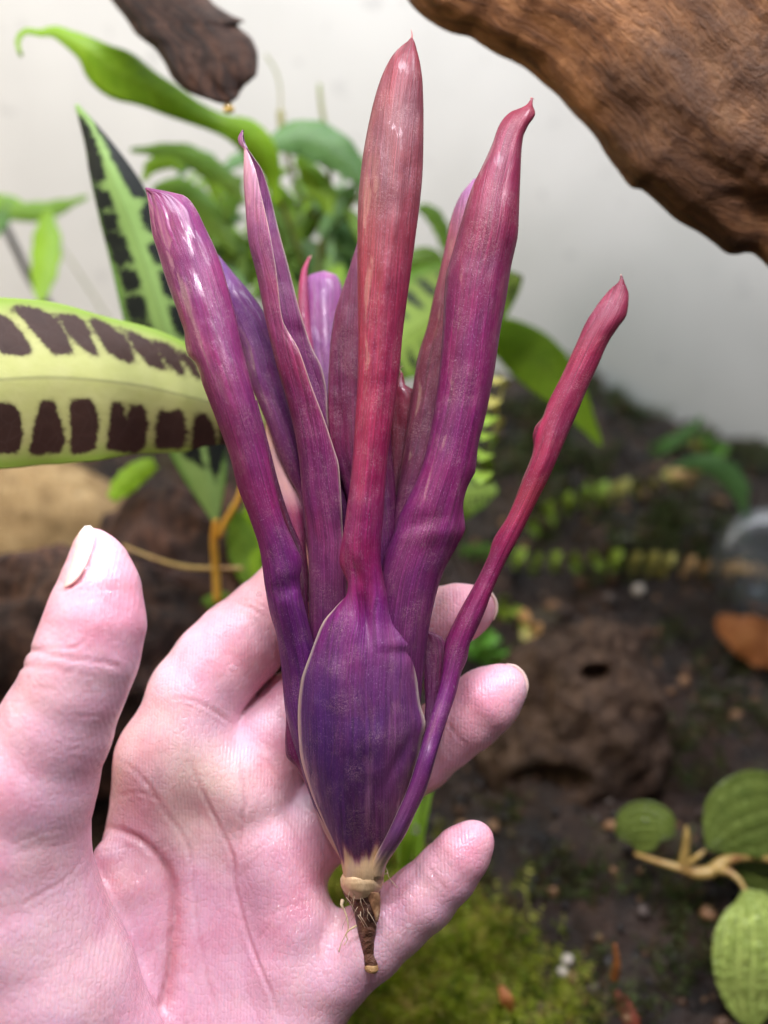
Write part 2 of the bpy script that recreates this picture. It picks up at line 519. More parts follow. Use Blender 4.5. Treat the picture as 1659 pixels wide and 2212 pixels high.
def tube_w(name, C, r, mat, parent, k=10, rough=0.0, col=None):
    n = len(C)
    T = np.gradient(C, axis=0); T /= np.linalg.norm(T, axis=1)[:, None] + 1e-12
    up = np.array([.31, .2, .93]); N = np.cross(T, up); N /= np.linalg.norm(N, axis=1)[:, None] + 1e-12
    B = np.cross(T, N)
    th = np.linspace(0, 2 * np.pi, k, endpoint=False)
    P = C[:, None, :] + r[:, None, None] * (np.cos(th)[None, :, None] * N[:, None] + np.sin(th)[None, :, None] * B[:, None])
    if rough:
        P = P + (P - C[:, None]) * (vnoise(P * 100, 3.0, 3) * rough)[..., None]
    V = np.vstack([P.reshape(-1, 3), C[:1] - T[:1] * r[0] * .4, C[-1:] + T[-1:] * r[-1] * .4])
    F = gridfaces(n, k, True).tolist()
    a, b = n * k, n * k + 1
    F += [[a, (j + 1) % k, j] for j in range(k)] + [[b, (n - 1) * k + j, (n - 1) * k + (j + 1) % k] for j in range(k)]
    at = None
    if col is not None:
        at = {'col': np.tile(np.array(col), (len(V), 1))}
    return build(name, V, F, mat, parent, at)


def ribbon(name, path, mat, parent, fold=.25, droop=0.0, wave=0.0, n=60, m=15, hw2=None, solid=.0004, mask=None, twist=None, quilt=0.0, blur=9):
    """a flat leaf along (u, v, d, half-width in photo units); hw2: other half-width, fold lifts the margins"""
    p = spline(path, n)
    h1 = np.maximum(p[:, 3], .6)
    h2 = h1 if hw2 is None else np.maximum(np.interp(np.linspace(0, 1, n), np.linspace(0, 1, len(hw2)), hw2), .6)
    t2 = np.gradient(p[:, :2], axis=0); t2 /= np.linalg.norm(t2, axis=1)[:, None] + 1e-9
    nn = np.stack([-t2[:, 1], t2[:, 0]], -1)
    t = np.linspace(-1, 1, m)
    h = np.where(t[None, :] < 0, h1[:, None], h2[:, None])
    off = t[None, :] * h
    tw = np.zeros(n) if twist is None else np.interp(np.linspace(0, 1, n), np.linspace(0, 1, len(twist)), twist)
    U = p[:, 0, None] + nn[:, 0, None] * off; V = p[:, 1, None] + nn[:, 1, None] * off
    ss = np.linspace(0, 1, n)[:, None]
    D = p[:, 2, None] + (np.abs(t)[None, :] ** 1.4) * h / UCM * fold + t[None, :] * h / UCM * tw[:, None]
    if wave:
        ph = RNG.random() * 6
        D = D + wave * np.abs(t)[None, :] ** 2 * np.sin(ss * 19 + ph + 1.5 * np.sign(t)[None, :]) * h / UCM
        U = U + nn[:, 0, None] * wave * 14 * np.abs(t)[None, :] ** 4 * np.sin(ss * 31 + ph) * np.sign(t)[None, :]
        V = V + nn[:, 1, None] * wave * 14 * np.abs(t)[None, :] ** 4 * np.sin(ss * 31 + ph) * np.sign(t)[None, :]
    if quilt:
        tt = t[None, :] * np.ones((n, 1))
        vein = np.minimum(np.minimum(np.abs(np.abs(tt) - .36), np.abs(np.abs(tt) - .72)), np.abs(tt)) / .17
        cross = np.abs(np.sin(ss * 44 + np.abs(tt) * 2 + vnoise(np.stack([tt * 5, ss * 9 + 0 * tt, 0 * tt], -1), 1.0, 3) * 4.5))
        bul = np.clip(vein, 0, 1) ** .6 * np.clip(cross * 1.6, 0, 1) ** .7
        bul *= .6 + .6 * vnoise(np.stack([tt * 6, ss * 14 + 0 * tt, 0 * tt + 5], -1), 1.0, 2)
        D = D - quilt * bul
    P = Q(U, V, D)
    ln = np.r_[0, np.cumsum(np.linalg.norm(np.diff(P[:, m // 2], axis=0), axis=1))] * 100
    sd = int(RNG.random() * 40)
    stv = np.stack([t[None, :] * np.ones((n, 1)), ln[:, None] * np.ones((1, m)) + sd, t[None, :] * h / UCM], -1)
    at = {'st': stv.reshape(-1, 3)}
    if mask is not None:
        mk = mask(U.ravel(), V.ravel(), np.broadcast_to(t[None, :], U.shape).ravel(), np.broadcast_to(ss, U.shape).ravel()).reshape(n, m)
        kr = np.hanning(blur + 2)[1:-1]; kr /= kr.sum(); hb = blur // 2
        mk = np.apply_along_axis(lambda q: np.convolve(np.pad(q, hb, mode='edge'), kr, 'valid'), 0, mk)
        at['mask'] = np.apply_along_axis(lambda q: np.convolve(np.pad(q, hb, mode='edge'), kr, 'valid'), 1, mk).ravel()
    if quilt:
        at['mask'] = (-bul + .5).ravel()
    return build(name, P, gridfaces(n, m), mat, parent, at, solid=solid)


def poly_sd(px, py, poly):
    """signed distance of points to a polygon (negative inside)"""
    poly = np.asarray(poly, float); nn = len(poly)
    d = np.full(px.shape, 1e18); sgn = np.ones(px.shape)
    for i in range(nn):
        ax, ay = poly[i]; bx, by = poly[(i + 1) % nn]
        ex, ey = bx - ax, by - ay; wx, wy = px - ax, py - ay
        k = np.clip((wx * ex + wy * ey) / (ex * ex + ey * ey + 1e-9), 0, 1)
        d = np.minimum(d, (wx - ex * k) ** 2 + (wy - ey * k) ** 2)
        c1 = py >= ay; c2 = py < by; c3 = ex * wy > ey * wx
        flip = (c1 & c2 & c3) | (~c1 & ~c2 & ~c3)
        sgn = np.where(flip, -sgn, sgn)
    return sgn * np.sqrt(d)


def surface_nets(F, org, h):
    """naive surface nets of a scalar grid (negative inside)"""
    nx, ny, nz = F.shape
    ins = F < 0
    cs = np.zeros((nx - 1, ny - 1, nz - 1), np.int8)
    for a in (0, 1):
        for b in (0, 1):
            for c in (0, 1):
                cs += ins[a:nx - 1 + a, b:ny - 1 + b, c:nz - 1 + c]
    act = (cs > 0) & (cs < 8)
    idx = np.full(act.shape, -1, np.int64); I, J, K = np.nonzero(act)
    idx[I, J, K] = np.arange(len(I))
    acc = np.zeros((len(I), 3)); cnt = np.zeros(len(I))
    cor = [(a, b, c) for a in (0, 1) for b in (0, 1) for c in (0, 1)]
    for p in cor:
        for ax in range(3):
            if p[ax]: continue
            q = list(p); q[ax] = 1
            f0 = F[I + p[0], J + p[1], K + p[2]]; f1 = F[I + q[0], J + q[1], K + q[2]]
            cr = (f0 < 0) != (f1 < 0)
            t = np.where(cr, f0 / np.where(cr, f0 - f1, 1), 0)
            pos = np.tile(np.array(p, float), (len(I), 1)); pos[:, ax] += t
            acc += np.where(cr[:, None], pos, 0); cnt += cr
    V = np.stack([I, J, K], -1) + acc / np.maximum(cnt, 1)[:, None]
    V = V * h + np.asarray(org)
    faces = []
    for ax in range(3):
        A = [slice(None)] * 3; Bs = [slice(None)] * 3
        A[ax] = slice(0, -1); Bs[ax] = slice(1, None)
        ia, ib = ins[tuple(A)], ins[tuple(Bs)]
        o1, o2 = [x for x in range(3) if x != ax]
        e = ia != ib
        sl = [slice(None)] * 3; sl[o1] = slice(1, -1); sl[o2] = slice(1, -1)
        E = np.argwhere(e[tuple(sl)])
        E[:, o1] += 1; E[:, o2] += 1
        def g(da, db):
            c = E.copy(); c[:, o1] -= da; c[:, o2] -= db
            return idx[c[:, 0], c[:, 1], c[:, 2]]
        f = np.stack([g(1, 1), g(0, 1), g(0, 0), g(1, 0)], -1)
        fl = ia[E[:, 0], E[:, 1], E[:, 2]]
        if ax == 1: fl = ~fl
        f[~fl] = f[~fl][:, ::-1]
        faces.append(f)
    return V, np.vstack(faces)

# ------------------------------------------------------------------ the setting: back wall, ground
WALL_Y = 50.0


def smooth01(x):
    x = np.clip(x, 0, 1); return x * x * (3 - 2 * x)


def ground_z(X, Y):
    X = np.asarray(X, float); Y = np.asarray(Y, float)
    p = np.stack([X, Y, 0 * X], -1)
    z = -28.0 + 10.6 * smooth01((Y - 20) / 31) + .08 * np.clip(X, -14, 8) - .40 * np.clip(X - 7.5, 0, 30) * smooth01((Y - 26) / 16)
    z = z + 1.2 * np.exp(-((X - 8.5) / 2.5) ** 2 - ((Y - 48) / 3) ** 2) + .8 * np.exp(-((X - 13) / 1.2) ** 2 - ((Y - 48) / 2) ** 2)
    z = z + vnoise(p, .22, 3) * .9 + vnoise(p + 31, .55, 4) * 1.9 + vnoise(p + 77, 3.1, 3) * .3
    return z


def ground_hit(u, v):
    """where the sight line through (u, v) meets the ground: depth beyond the plant plane in cm"""
    ds = np.linspace(-4, 42, 900)
    P = Q(np.full_like(ds, u), np.full_like(ds, v), ds)
    below = (P[:, 2] - CAM_H) * 100 < ground_z(P[:, 0] * 100, P[:, 1] * 100)
    k = np.argmax(below) if below.any() else len(ds) - 1
    return ds[k]


def make_wall():
    m = NT('pale_terrarium_panel'); ob = m.obj()
    f = m.noise(ob, 9, 3, .5)
    c = m.ramp(f, [(.3, srgb(196, 196, 190)), (.7, srgb(212, 212, 206))])
    spots = m.noise(ob, 95, 2, .5)
    c = m.mix(m.ramp(spots, [(.64, 0.0), (.70, .3)]), c, srgb(150, 150, 148))
    run = m.noise(m.mapping(ob, (1, 1, .12)), 60, 4, .6)
    c = m.mix(m.ramp(run, [(.5, 0.0), (.8, .12)]), c, srgb(176, 176, 172))
    m.set(Base_Color=c, Roughness=.42, Normal=m.bump(m.noise(ob, 30, 3), .12, .002))
    n, k = 60, 60
    X = np.linspace(-75, 75, n); Z = np.linspace(-40, 60, k)
    g = np.stack(np.meshgrid(X, Z, indexing='ij'), -1)
    P = np.stack([g[..., 0] * .01, np.full(g.shape[:2], WALL_Y * .01), g[..., 1] * .01 + CAM_H], -1)
    o = build('back_wall', P, gridfaces(n, k), m.m, None, solid=.006, offset=1.0)
    o['kind'] = 'structure'


def make_ground():
    m = NT('terrarium_soil'); ob = m.obj()
    f = m.noise(ob, 55, 6, .65, .4); f2 = m.noise(ob, 34, 5, .65)
    c = m.ramp(f, [(.3, srgb(11, 9, 7)), (.46, srgb(34, 25, 19)), (.6, srgb(56, 42, 33)), (.78, srgb(96, 77, 64))])
    c = m.mix(m.ramp(f2, [(.45, 0.0), (.65, .7)]), c, srgb(58, 38, 26))
    c = m.mix(m.ramp(m.noise(ob, 26, 4, .7), [(.57, 0.0), (.68, .6)]), c, srgb(74, 76, 40))
    m.set(Base_Color=c, Roughness=m.ramp(f2, [(.3, .35), (.7, .75)]), Normal=m.bump(m.noise(ob, 150, 6, .7), .9, .004))
    n, k = 420, 330
    X = np.linspace(-60, 60, n); X = np.sign(X) * np.abs(X / 60) ** 1.35 * 60; Y = np.linspace(2, WALL_Y + 1.5, k)
    g = np.stack(np.meshgrid(X, Y, indexing='ij'), -1)
    Zg = ground_z(g[..., 0], g[..., 1])
    P = np.stack([g[..., 0] * .01, g[..., 1] * .01, Zg * .01 + CAM_H], -1)
    o = build('ground', P, gridfaces(n, k)[:, ::-1], m.m)
    o['kind'] = 'structure'


make_wall()
make_ground()


# ------------------------------------------------------------------ driftwood
def mat_wood(name, cols, scale=22, stretch=(1, 1, 1), dark=.6, bumps=.8):
    m = NT(name); st = m.attr('st').outputs['Vector']; ob = m.obj()
    g = m.noise(m.mapping(st, stretch), 1.0, 6, .68, .7)
    c = m.ramp(g, [(.25, cols[0]), (.45, cols[1]), (.58, cols[2]), (.75, cols[3])])
    pat = m.noise(ob, scale, 5, .65, .5)
    c = m.mix(m.ramp(pat, [(.42, dark), (.58, 0.0)]), c, cols[0])
    fib = m.noise(m.mapping(st, (stretch[0] * 6, stretch[1] * 2, 1)), 1.0, 4, .7)
    fuzz = m.noise(ob, 700, 3, .7)
    h = m.math('ADD', m.math('MULTIPLY', g, .8), m.math('ADD', m.math('MULTIPLY', fib, .5), m.math('MULTIPLY', fuzz, .25)))
    c = m.mix(1.0, c, m.ramp(fib, [(.3, .72), (.7, 1.25)]), 'MULTIPLY')
    m.set(Base_Color=c, Roughness=.68, Normal=m.bump(h, bumps, .0035))
    m.b.inputs['Specular IOR Level'].default_value = .3
    return m.m


M['wood'] = mat_wood('driftwood_bark', [srgb(58, 38, 24), srgb(118, 78, 45), srgb(148, 102, 62), srgb(176, 130, 86)], 16, (1.2, .7, 1), .7, .55)
M['bark'] = mat_wood('dark_bark', [srgb(20, 15, 13), srgb(58, 40, 32), srgb(88, 60, 46), srgb(124, 90, 68)], 45, (5.0, .8, 1), .5)
M['log'] = mat_wood('brown_log_bark', [srgb(30, 22, 20), srgb(66, 48, 42), srgb(96, 68, 54), srgb(122, 92, 72)], 40, (1.6, .6, 1), .6)
M['tan'] = mat_wood('tan_rock', [srgb(120, 98, 66), srgb(158, 132, 90), srgb(176, 150, 106), srgb(192, 170, 128)], 30, (1.2, 1.0, 1), .3, .4)


def make_driftwood():
    c = np.array([(760, -190), (820, -80), (880, 0), (905, 30), (940, 55), (975, 72), (1015, 80), (1045, 100), (1085, 122), (1130, 145), (1170, 180),
                  (1210, 215), (1245, 255), (1280, 295), (1310, 340), (1345, 385), (1365, 407), (1385, 410), (1425, 445), (1465, 480),
                  (1520, 510), (1570, 547), (1590, 552), (1615, 546), (1630, 552), (1659, 582), (1730, 660), (1800, 760), (1900, 880)], float)
    c = spline(np.c_[c, np.zeros(len(c))], 220)[:, :2]
    # slow axis and the small notches along the edge
    ker = np.hanning(61); ker /= ker.sum()
    pad = np.vstack([np.tile(c[0], (30, 1)) + (c[0] - c[1]) * np.arange(30, 0, -1)[:, None], c, np.tile(c[-1], (30, 1)) + (c[-1] - c[-2]) * np.arange(1, 31)[:, None]])
    sm = np.stack([np.convolve(pad[:, i], ker, 'valid') for i in (0, 1)], -1)
    T = np.gradient(sm, axis=0); T /= np.linalg.norm(T, axis=1)[:, None]
    N = np.stack([-T[:, 1], T[:, 0]], -1)                      # towards the lower left
    dev = ((c - sm) * N).sum(1)
    dep = 4.2
    k = 120
    Rcm = 5.6
    sc = UCM * FD / (FD + dep)
    th = np.linspace(-np.pi, np.pi, k, endpoint=False)
    R = Rcm * sc
    ax = sm - N * R
    rad = R + dev[:, None] * np.clip(np.cos(th), 0, 1)[None, :] ** 2
    U = ax[:, 0, None] + N[:, 0, None] * rad * np.cos(th)[None, :]
    V = ax[:, 1, None] + N[:, 1, None] * rad * np.cos(th)[None, :]
    D = dep - 2.2 * np.sin(th)[None, :] * np.ones((220, 1)) - .25 * np.sin(th)[None, :]
    P = Q(U, V, D)
    ctr = P.mean(1, keepdims=True)
    nrm = P - ctr; nrm /= np.linalg.norm(nrm, axis=2, keepdims=True)
    along = np.linspace(0, 16, 220)[:, None] * np.ones((1, k)); arc = th[None, :] * Rcm * np.ones((220, 1))
    rid = vnoise(np.stack([arc * 1.1, along * .28, 0 * arc], -1), 1.0, 4) * .35 + vnoise(P * 100, .8, 4) * .22 + vnoise(P * 100, 5, 3) * .05
    rid = rid - 1.0 * np.exp(-((along - 11.6) / 1.0) ** 2 - ((arc - 3.2) / .9) ** 2)
    P = P + nrm * (rid * np.clip(1 - np.abs(np.cos(th))[None, :] ** 8 * .8, .2, 1))[..., None] * .01
    st = np.stack([arc, along, 0 * arc], -1)
    o = build('driftwood', P, gridfaces(220, k, True), M['wood'], None, {'st': st.reshape(-1, 3)})
    tag(o, 'thick brown weathered driftwood trunk arching down in front of the pale wall', 'driftwood')
    return o


make_driftwood()
L = [(190, -90), (240, 0), (275, 45), (295, 75), (330, 100), (355, 135), (370, 165), (400, 195), (440, 214), (474, 224)]
R = [(400, -90), (460, 5), (495, 30), (513, 52), (530, 50), (545, 85), (557, 120), (555, 155), (540, 175), (520, 195), (510, 218), (490, 224)]
R = sorted(R, key=lambda p: p[1])
stub = contour_leaf('driftwood_branch', L, R, [(-90, 7.5), (224, 6.0)], [(-90, 1.0), (100, .9), (224, .3)], M['bark'], None, closed=True,
                    n=90, m=64, stops=[(-90, (.1, .1, .1)), (224, (.1, .1, .1))], solid=0, power=1.0,
                    bumps=lambda U, V: .16 * vnoise(np.stack([(U * .8 - V * .6) * .05, (U * .5 + V * .8) * .008, 0 * U], -1), 1.0, 4) + .05 * vnoise(np.stack([U * .06, V * .06, 0 * U], -1), 1.0, 3))
tag(stub, 'dark brown ridged bark tip hanging in front of the pale wall', 'driftwood')


def lump(name, u, v, dep, rx, ry, rz, mat, label, cat, amp=.25, holes=(), rot=0.0, seed=0, n=70, k=90):
    """an uneven rounded mass; holes: (u, v, radius u, radius v, depth cm) sunk into its near side"""
    ph = np.linspace(-np.pi / 2, np.pi / 2, n)[:, None]; th = np.linspace(0, 2 * np.pi, k, endpoint=False)[None, :]
    S = np.stack([np.cos(ph) * np.cos(th), np.cos(ph) * np.sin(th), np.sin(ph) * np.ones_like(th)], -1)
    r = 1 + amp * vnoise(S * 1.6 + seed, 1.0, 4) + amp * .3 * vnoise(S * 7 + seed, 1.0, 3)
    off = S * r[..., None] * np.array([rx, ry, rz])
    cr, sr = math.cos(rot), math.sin(rot)
    off = np.stack([off[..., 0] * cr - off[..., 2] * sr, off[..., 1], off[..., 0] * sr + off[..., 2] * cr], -1)
    c = Q(u, v, dep)
    P = c + off * .01
    uu, vv, dd = to_uv(P)
    push = np.zeros(uu.shape)
    for hu, hv, hru, hrv, hd in holes:
        e = ((uu - hu) / hru) ** 2 + ((vv - hv) / hrv) ** 2
        push += np.where(dd < dep, hd * smooth01((1.5 - e) / 1.2), 0)
    P = Q(uu, vv, dd + push)
    st = np.stack([off[..., 0], off[..., 2], off[..., 1]], -1)
    o = build(name, P, gridfaces(n, k, True)[:, ::-1], mat, None, {'st': st.reshape(-1, 3)})
    tag(o, label, cat)
    return o


lump('wood_log', 110, 1470, 11, 5.2, 2.6, 4.0, M['log'], 'reddish brown weathered log behind the upright thumb', 'log', .3, rot=.35, seed=3)
lump('wood_log', 440, 1330, 13, 4.0, 2.4, 4.4, M['log'], 'dark brown log end behind the index finger below the blotched leaves', 'log', .3, rot=-.2, seed=23)
lump('tan_rock', -40, 1180, 18.5, 7.4, 2.6, 4.2, M['tan'], 'smooth tan rock below the large blotched leaf at the pale wall', 'rock', .12, rot=-.15, seed=9)
M['knot'] = mat_wood('grey_brown_wood', [srgb(32, 24, 18), srgb(70, 53, 41), srgb(92, 73, 58), srgb(122, 102, 86)], 30, (1.0, 1.0, 1), .5)
lump('wood_knot', 1235, 1610, ground_hit(1235, 1720) + 2.6, 3.1, 2.8, 4.6, M['knot'], 'grey brown knotty wood lump with two dark hollows behind the fingertips', 'wood', .26,
     holes=[(1285, 1454, 30, 20, 1.0), (1190, 1690, 86, 34, .8), (1195, 1375, 40, 22, .3)], rot=-.15, seed=14, n=130, k=150)


# ------------------------------------------------------------------ the bromeliad
PB = Q(800, 2098, 0)
brom = thing('bromeliad', 'purple and red bromeliad with rolled wet leaves held upright in the open hand', 'plant', PB)
PUR, PU2, MAG, RED, TAN, MAU, DKP = srgb(90, 44, 114), srgb(112, 46, 122), srgb(146, 36, 112), srgb(160, 42, 62), srgb(158, 84, 78), srgb(164, 104, 132), srgb(86, 28, 70)
CRE, BRN = srgb(214, 184, 140), srgb(92, 62, 44)


def sheath_bumps(U, V):
    b = -.08 * np.exp(-((V - 1392) / 8) ** 2) * np.clip((U - 800) / 90, 0, 1)            # step on the right shoulder
    b += .07 * np.exp(-((V - 1412) / 12) ** 2) * np.clip((U - 800) / 90, 0, 1)
    b += .22 * np.exp(-((U - 782 - (V - 1270) * .10) / 16) ** 2) * np.exp(-((V - 1330) / 55) ** 2)   # pinch below the blade
    b += .16 * np.exp(-((U - 850) / 20) ** 2) * np.exp(-((V - 1330) / 40) ** 2)
    b += .10 * np.exp(-((U - 880 + (V - 1600) * .5) / 14) ** 2) * np.exp(-((V - 1640) / 50) ** 2)
    b -= .07 * np.exp(-((U - 822) / 9) ** 2) * np.exp(-((V - 1680) / 120) ** 2)
    b += .06 * np.exp(-((U - 770 - .2 * (V - 1225)) / 8) ** 2) * np.exp(-((V - 1240) / 25) ** 2)
    b += .02 * vnoise(np.stack([U * .03, V * .012, 0 * U], -1), 1.0, 3)
    return b


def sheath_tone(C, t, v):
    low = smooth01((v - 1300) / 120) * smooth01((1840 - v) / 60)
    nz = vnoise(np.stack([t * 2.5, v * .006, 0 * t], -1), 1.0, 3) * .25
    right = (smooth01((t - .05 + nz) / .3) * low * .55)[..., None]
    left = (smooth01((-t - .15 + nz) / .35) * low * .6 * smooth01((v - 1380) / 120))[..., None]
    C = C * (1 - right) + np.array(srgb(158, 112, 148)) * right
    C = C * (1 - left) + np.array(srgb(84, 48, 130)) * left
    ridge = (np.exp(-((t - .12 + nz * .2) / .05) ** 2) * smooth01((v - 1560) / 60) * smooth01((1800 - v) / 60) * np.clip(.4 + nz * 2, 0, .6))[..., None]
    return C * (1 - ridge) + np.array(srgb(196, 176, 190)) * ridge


# far leaves first
contour_leaf('leaf', [(700, 587), (670, 596), (660, 612), (655, 680), (660, 760), (690, 860), (730, 1000)],
             [(700, 587), (725, 596), (738, 630), (742, 700), (745, 780), (750, 860), (770, 1000)], [(587, 3.2), (1000, 1.4)], [(587, .35), (1000, .3)],
             M['brom'], brom, gloss=[(587, .12), (1000, .1)], stops=[(587, srgb(170, 110, 165)), (800, srgb(140, 70, 140)), (1000, PUR)])
contour_leaf('leaf', [(668, 556), (652, 590), (646, 640), (645, 700), (668, 820)], [(668, 556), (662, 590), (664, 640), (668, 700), (690, 820)], [(556, 3.0), (820, 2.0)], [(556, .1), (820, .1)],
             M['brom'], brom, stops=[(556, srgb(190, 70, 110)), (820, MAG)], wrap=1.2)
contour_leaf('leaf', [(868, 806), (856, 830), (846, 850), (842, 920), (842, 1000), (845, 1120)], [(868, 806), (874, 832), (906, 852), (912, 920), (905, 1000), (880, 1120)],
             [(806, 1.2), (1120, .8)], [(806, .15), (1120, .25)], M['brom'], brom, stops=[(806, srgb(170, 70, 90)), (900, srgb(140, 28, 60)), (1120, DKP)])
contour_leaf('leaf', [(470, 552), (468, 620), (490, 690), (520, 745), (537, 815), (560, 870), (580, 920), (600, 975), (625, 1030), (650, 1075), (665, 1180), (680, 1300)],
             [(470, 552), (500, 588), (540, 635), (575, 690), (600, 780), (615, 840), (640, 930), (652, 980), (662, 1055), (668, 1100), (690, 1200), (700, 1300)],
             [(552, 1.6), (1300, .6)], [(552, .35), (1300, .3)], M['brom'], brom, gloss=[(552, .06), (900, .08), (1300, 0)], stops=[(552, srgb(120, 58, 150)), (800, srgb(132, 70, 140)), (1000, srgb(110, 46, 110)), (1300, DKP)], wrap=1.2)
contour_leaf('leaf', [(577, 905), (575, 950), (590, 1040), (615, 1120), (640, 1190), (655, 1300)], [(577, 905), (605, 985), (645, 1070), (656, 1110), (660, 1190), (672, 1300)],
             [(905, 1.2), (1300, .7)], [(905, .1), (1300, .15)], M['brom'], brom, stops=[(905, srgb(205, 165, 150)), (1060, srgb(210, 160, 160)), (1120, srgb(170, 80, 120)), (1300, DKP)])
contour_leaf('leaf', [(778, 512), (755, 585), (740, 630), (725, 680), (715, 755), (710, 880), (715, 980), (745, 1055), (765, 1150), (780, 1250)],
             [(778, 512), (800, 560), (820, 640), (830, 755), (840, 880), (845, 980), (852, 1060), (855, 1150), (850, 1250)],
             [(512, 1.0), (1250, .35)], [(512, .3), (1250, .35)], M['brom'], brom, stops=[(512, srgb(150, 100, 130)), (700, srgb(146, 72, 102)), (950, srgb(130, 40, 90)), (1250, PU2)])
contour_leaf('leaf', [(1024, 388), (995, 425), (977, 470), (960, 550), (940, 635), (925, 705), (905, 770), (895, 830), (880, 930), (862, 1055), (852, 1130), (850, 1200)],
             [(1030, 388), (1048, 425), (1050, 480), (1040, 560), (1025, 650), (1010, 720), (990, 830), (970, 930), (930, 1055), (905, 1130), (890, 1200)],
             [(388, 1.5), (1200, .5)], [(388, .3), (1200, .35)], M['brom'], brom, wrap=1.3, stops=[(388, srgb(170, 120, 160)), (520, srgb(165, 110, 115)), (700, srgb(140, 62, 82)), (1000, srgb(120, 34, 84)), (1200, PU2)])
# the rolled leaf standing upright beside the big one: fold along its spine, two margins
contour_leaf('leaf', [(525, 282), (516, 300), (518, 310), (529, 322), (528, 380), (532, 450), (537, 515), (555, 590), (575, 690), (600, 795), (625, 880), (645, 980), (655, 1080), (667, 1180), (668, 1280), (668, 1380), (680, 1440)],
             [(525, 282), (524, 300), (530, 318), (541, 340), (550, 362), (565, 425), (582, 500), (595, 575), (610, 690), (645, 755), (675, 840), (700, 905), (720, 965), (732, 1005), (736, 1055), (741, 1155), (752, 1255), (752, 1380), (750, 1440)],
             [(282, .2), (700, .1), (1440, .3)], [(282, .08), (360, .2), (700, .35), (1000, .55), (1440, .6)], M['brom'], brom,
             back=([(525, 282), (530, 310), (548, 340), (565, 365), (582, 415), (600, 490), (620, 565), (650, 680), (675, 755), (695, 795), (706, 855), (708, 905), (728, 965), (742, 1005), (750, 1055), (765, 1155), (775, 1255), (770, 1440)], .45),
             stops=[(282, srgb(150, 100, 150)), (330, srgb(190, 140, 150)), (500, srgb(165, 104, 138)), (800, srgb(154, 60, 104)), (1000, srgb(138, 46, 112)), (1150, srgb(146, 76, 124)), (1440, srgb(110, 60, 110))], m=56, rim=.04, edge_pale=.6, colfn=lambda C, t, v: C * (1 - .5 * smooth01(t / .08)[..., None]) + np.array(srgb(96, 40, 120)) * .5 * smooth01(t / .08)[..., None])
# big leaf on the thumb side
contour_leaf('leaf', [(316, 407), (322, 440), (330, 500), (345, 550), (360, 600), (390, 685), (401, 720), (403, 745), (410, 770), (424, 782), (440, 830), (465, 895), (500, 990), (515, 1050), (540, 1115), (565, 1195), (575, 1270), (585, 1323), (600, 1373), (610, 1443), (617, 1523), (625, 1573), (640, 1630), (665, 1700), (700, 1790), (735, 1850)],
             [(316, 407), (400, 426), (420, 450), (440, 490), (470, 555), (490, 620), (508, 690), (520, 745), (535, 805), (550, 865), (572, 955), (590, 1040), (610, 1120), (634, 1175), (650, 1215), (644, 1255), (655, 1308), (665, 1348), (675, 1388), (690, 1443), (700, 1523), (720, 1573), (740, 1640), (760, 1700), (780, 1790), (790, 1850)],
             [(407, -.3), (900, -.5), (1250, -.3), (1400, .15), (1500, .4), (1850, .4)], [(407, .08), (500, .38), (640, .5), (900, .55), (1230, .4), (1300, .5), (1600, .6), (1850, .3)], M['brom'], brom, wrap=[(407, .55), (480, .8), (640, 1.1), (900, 1.25), (1850, 1.2)], gloss=[(407, .03), (450, .1), (800, .1), (1000, 0)],
             stops=[(407, srgb(150, 50, 128)), (600, srgb(148, 56, 124)), (900, srgb(140, 56, 116)), (1080, srgb(146, 40, 112)), (1250, srgb(122, 44, 134)), (1450, srgb(104, 46, 132)), (1850, PUR)], m=48, rim=.05, edge_pale=.35,
             bumps=lambda U, V: .18 * np.exp(-((V - 1268 - (620 - U) * .3) / 16) ** 2) * np.exp(-((U - 640) / 45) ** 2) + .03 * vnoise(np.stack([U * .03, V * .01, 0 * U], -1), 1.0, 3))
# its dark inner margin, seen beyond the fold, is the back lobe of another sheath
contour_leaf('leaf', [(545, 865), (560, 940), (588, 1030), (610, 1110), (630, 1180), (640, 1260), (650, 1400)], [(553, 865), (577, 955), (603, 1055), (628, 1130), (650, 1185), (660, 1270), (668, 1400)],
             [(865, .15), (1400, .15)], [(865, .06), (1400, .1)], M['brom'], brom, stops=[(865, srgb(120, 40, 110)), (1100, srgb(92, 22, 72)), (1400, DKP)])
contour_leaf('leaf', [(619, 1480), (620, 1560), (618, 1603), (620, 1630), (645, 1660), (670, 1712), (700, 1790), (736, 1852)], [(640, 1480), (660, 1560), (670, 1603), (680, 1630), (700, 1665), (730, 1720), (750, 1790), (770, 1852)],
             [(1480, .15), (1852, .2)], [(1480, .15), (1852, .2)], M['brom'], brom, stops=[(1480, srgb(110, 44, 90)), (1640, srgb(110, 30, 90)), (1700, srgb(180, 140, 150)), (1852, CRE)], rim=.06, edge_pale=.6)
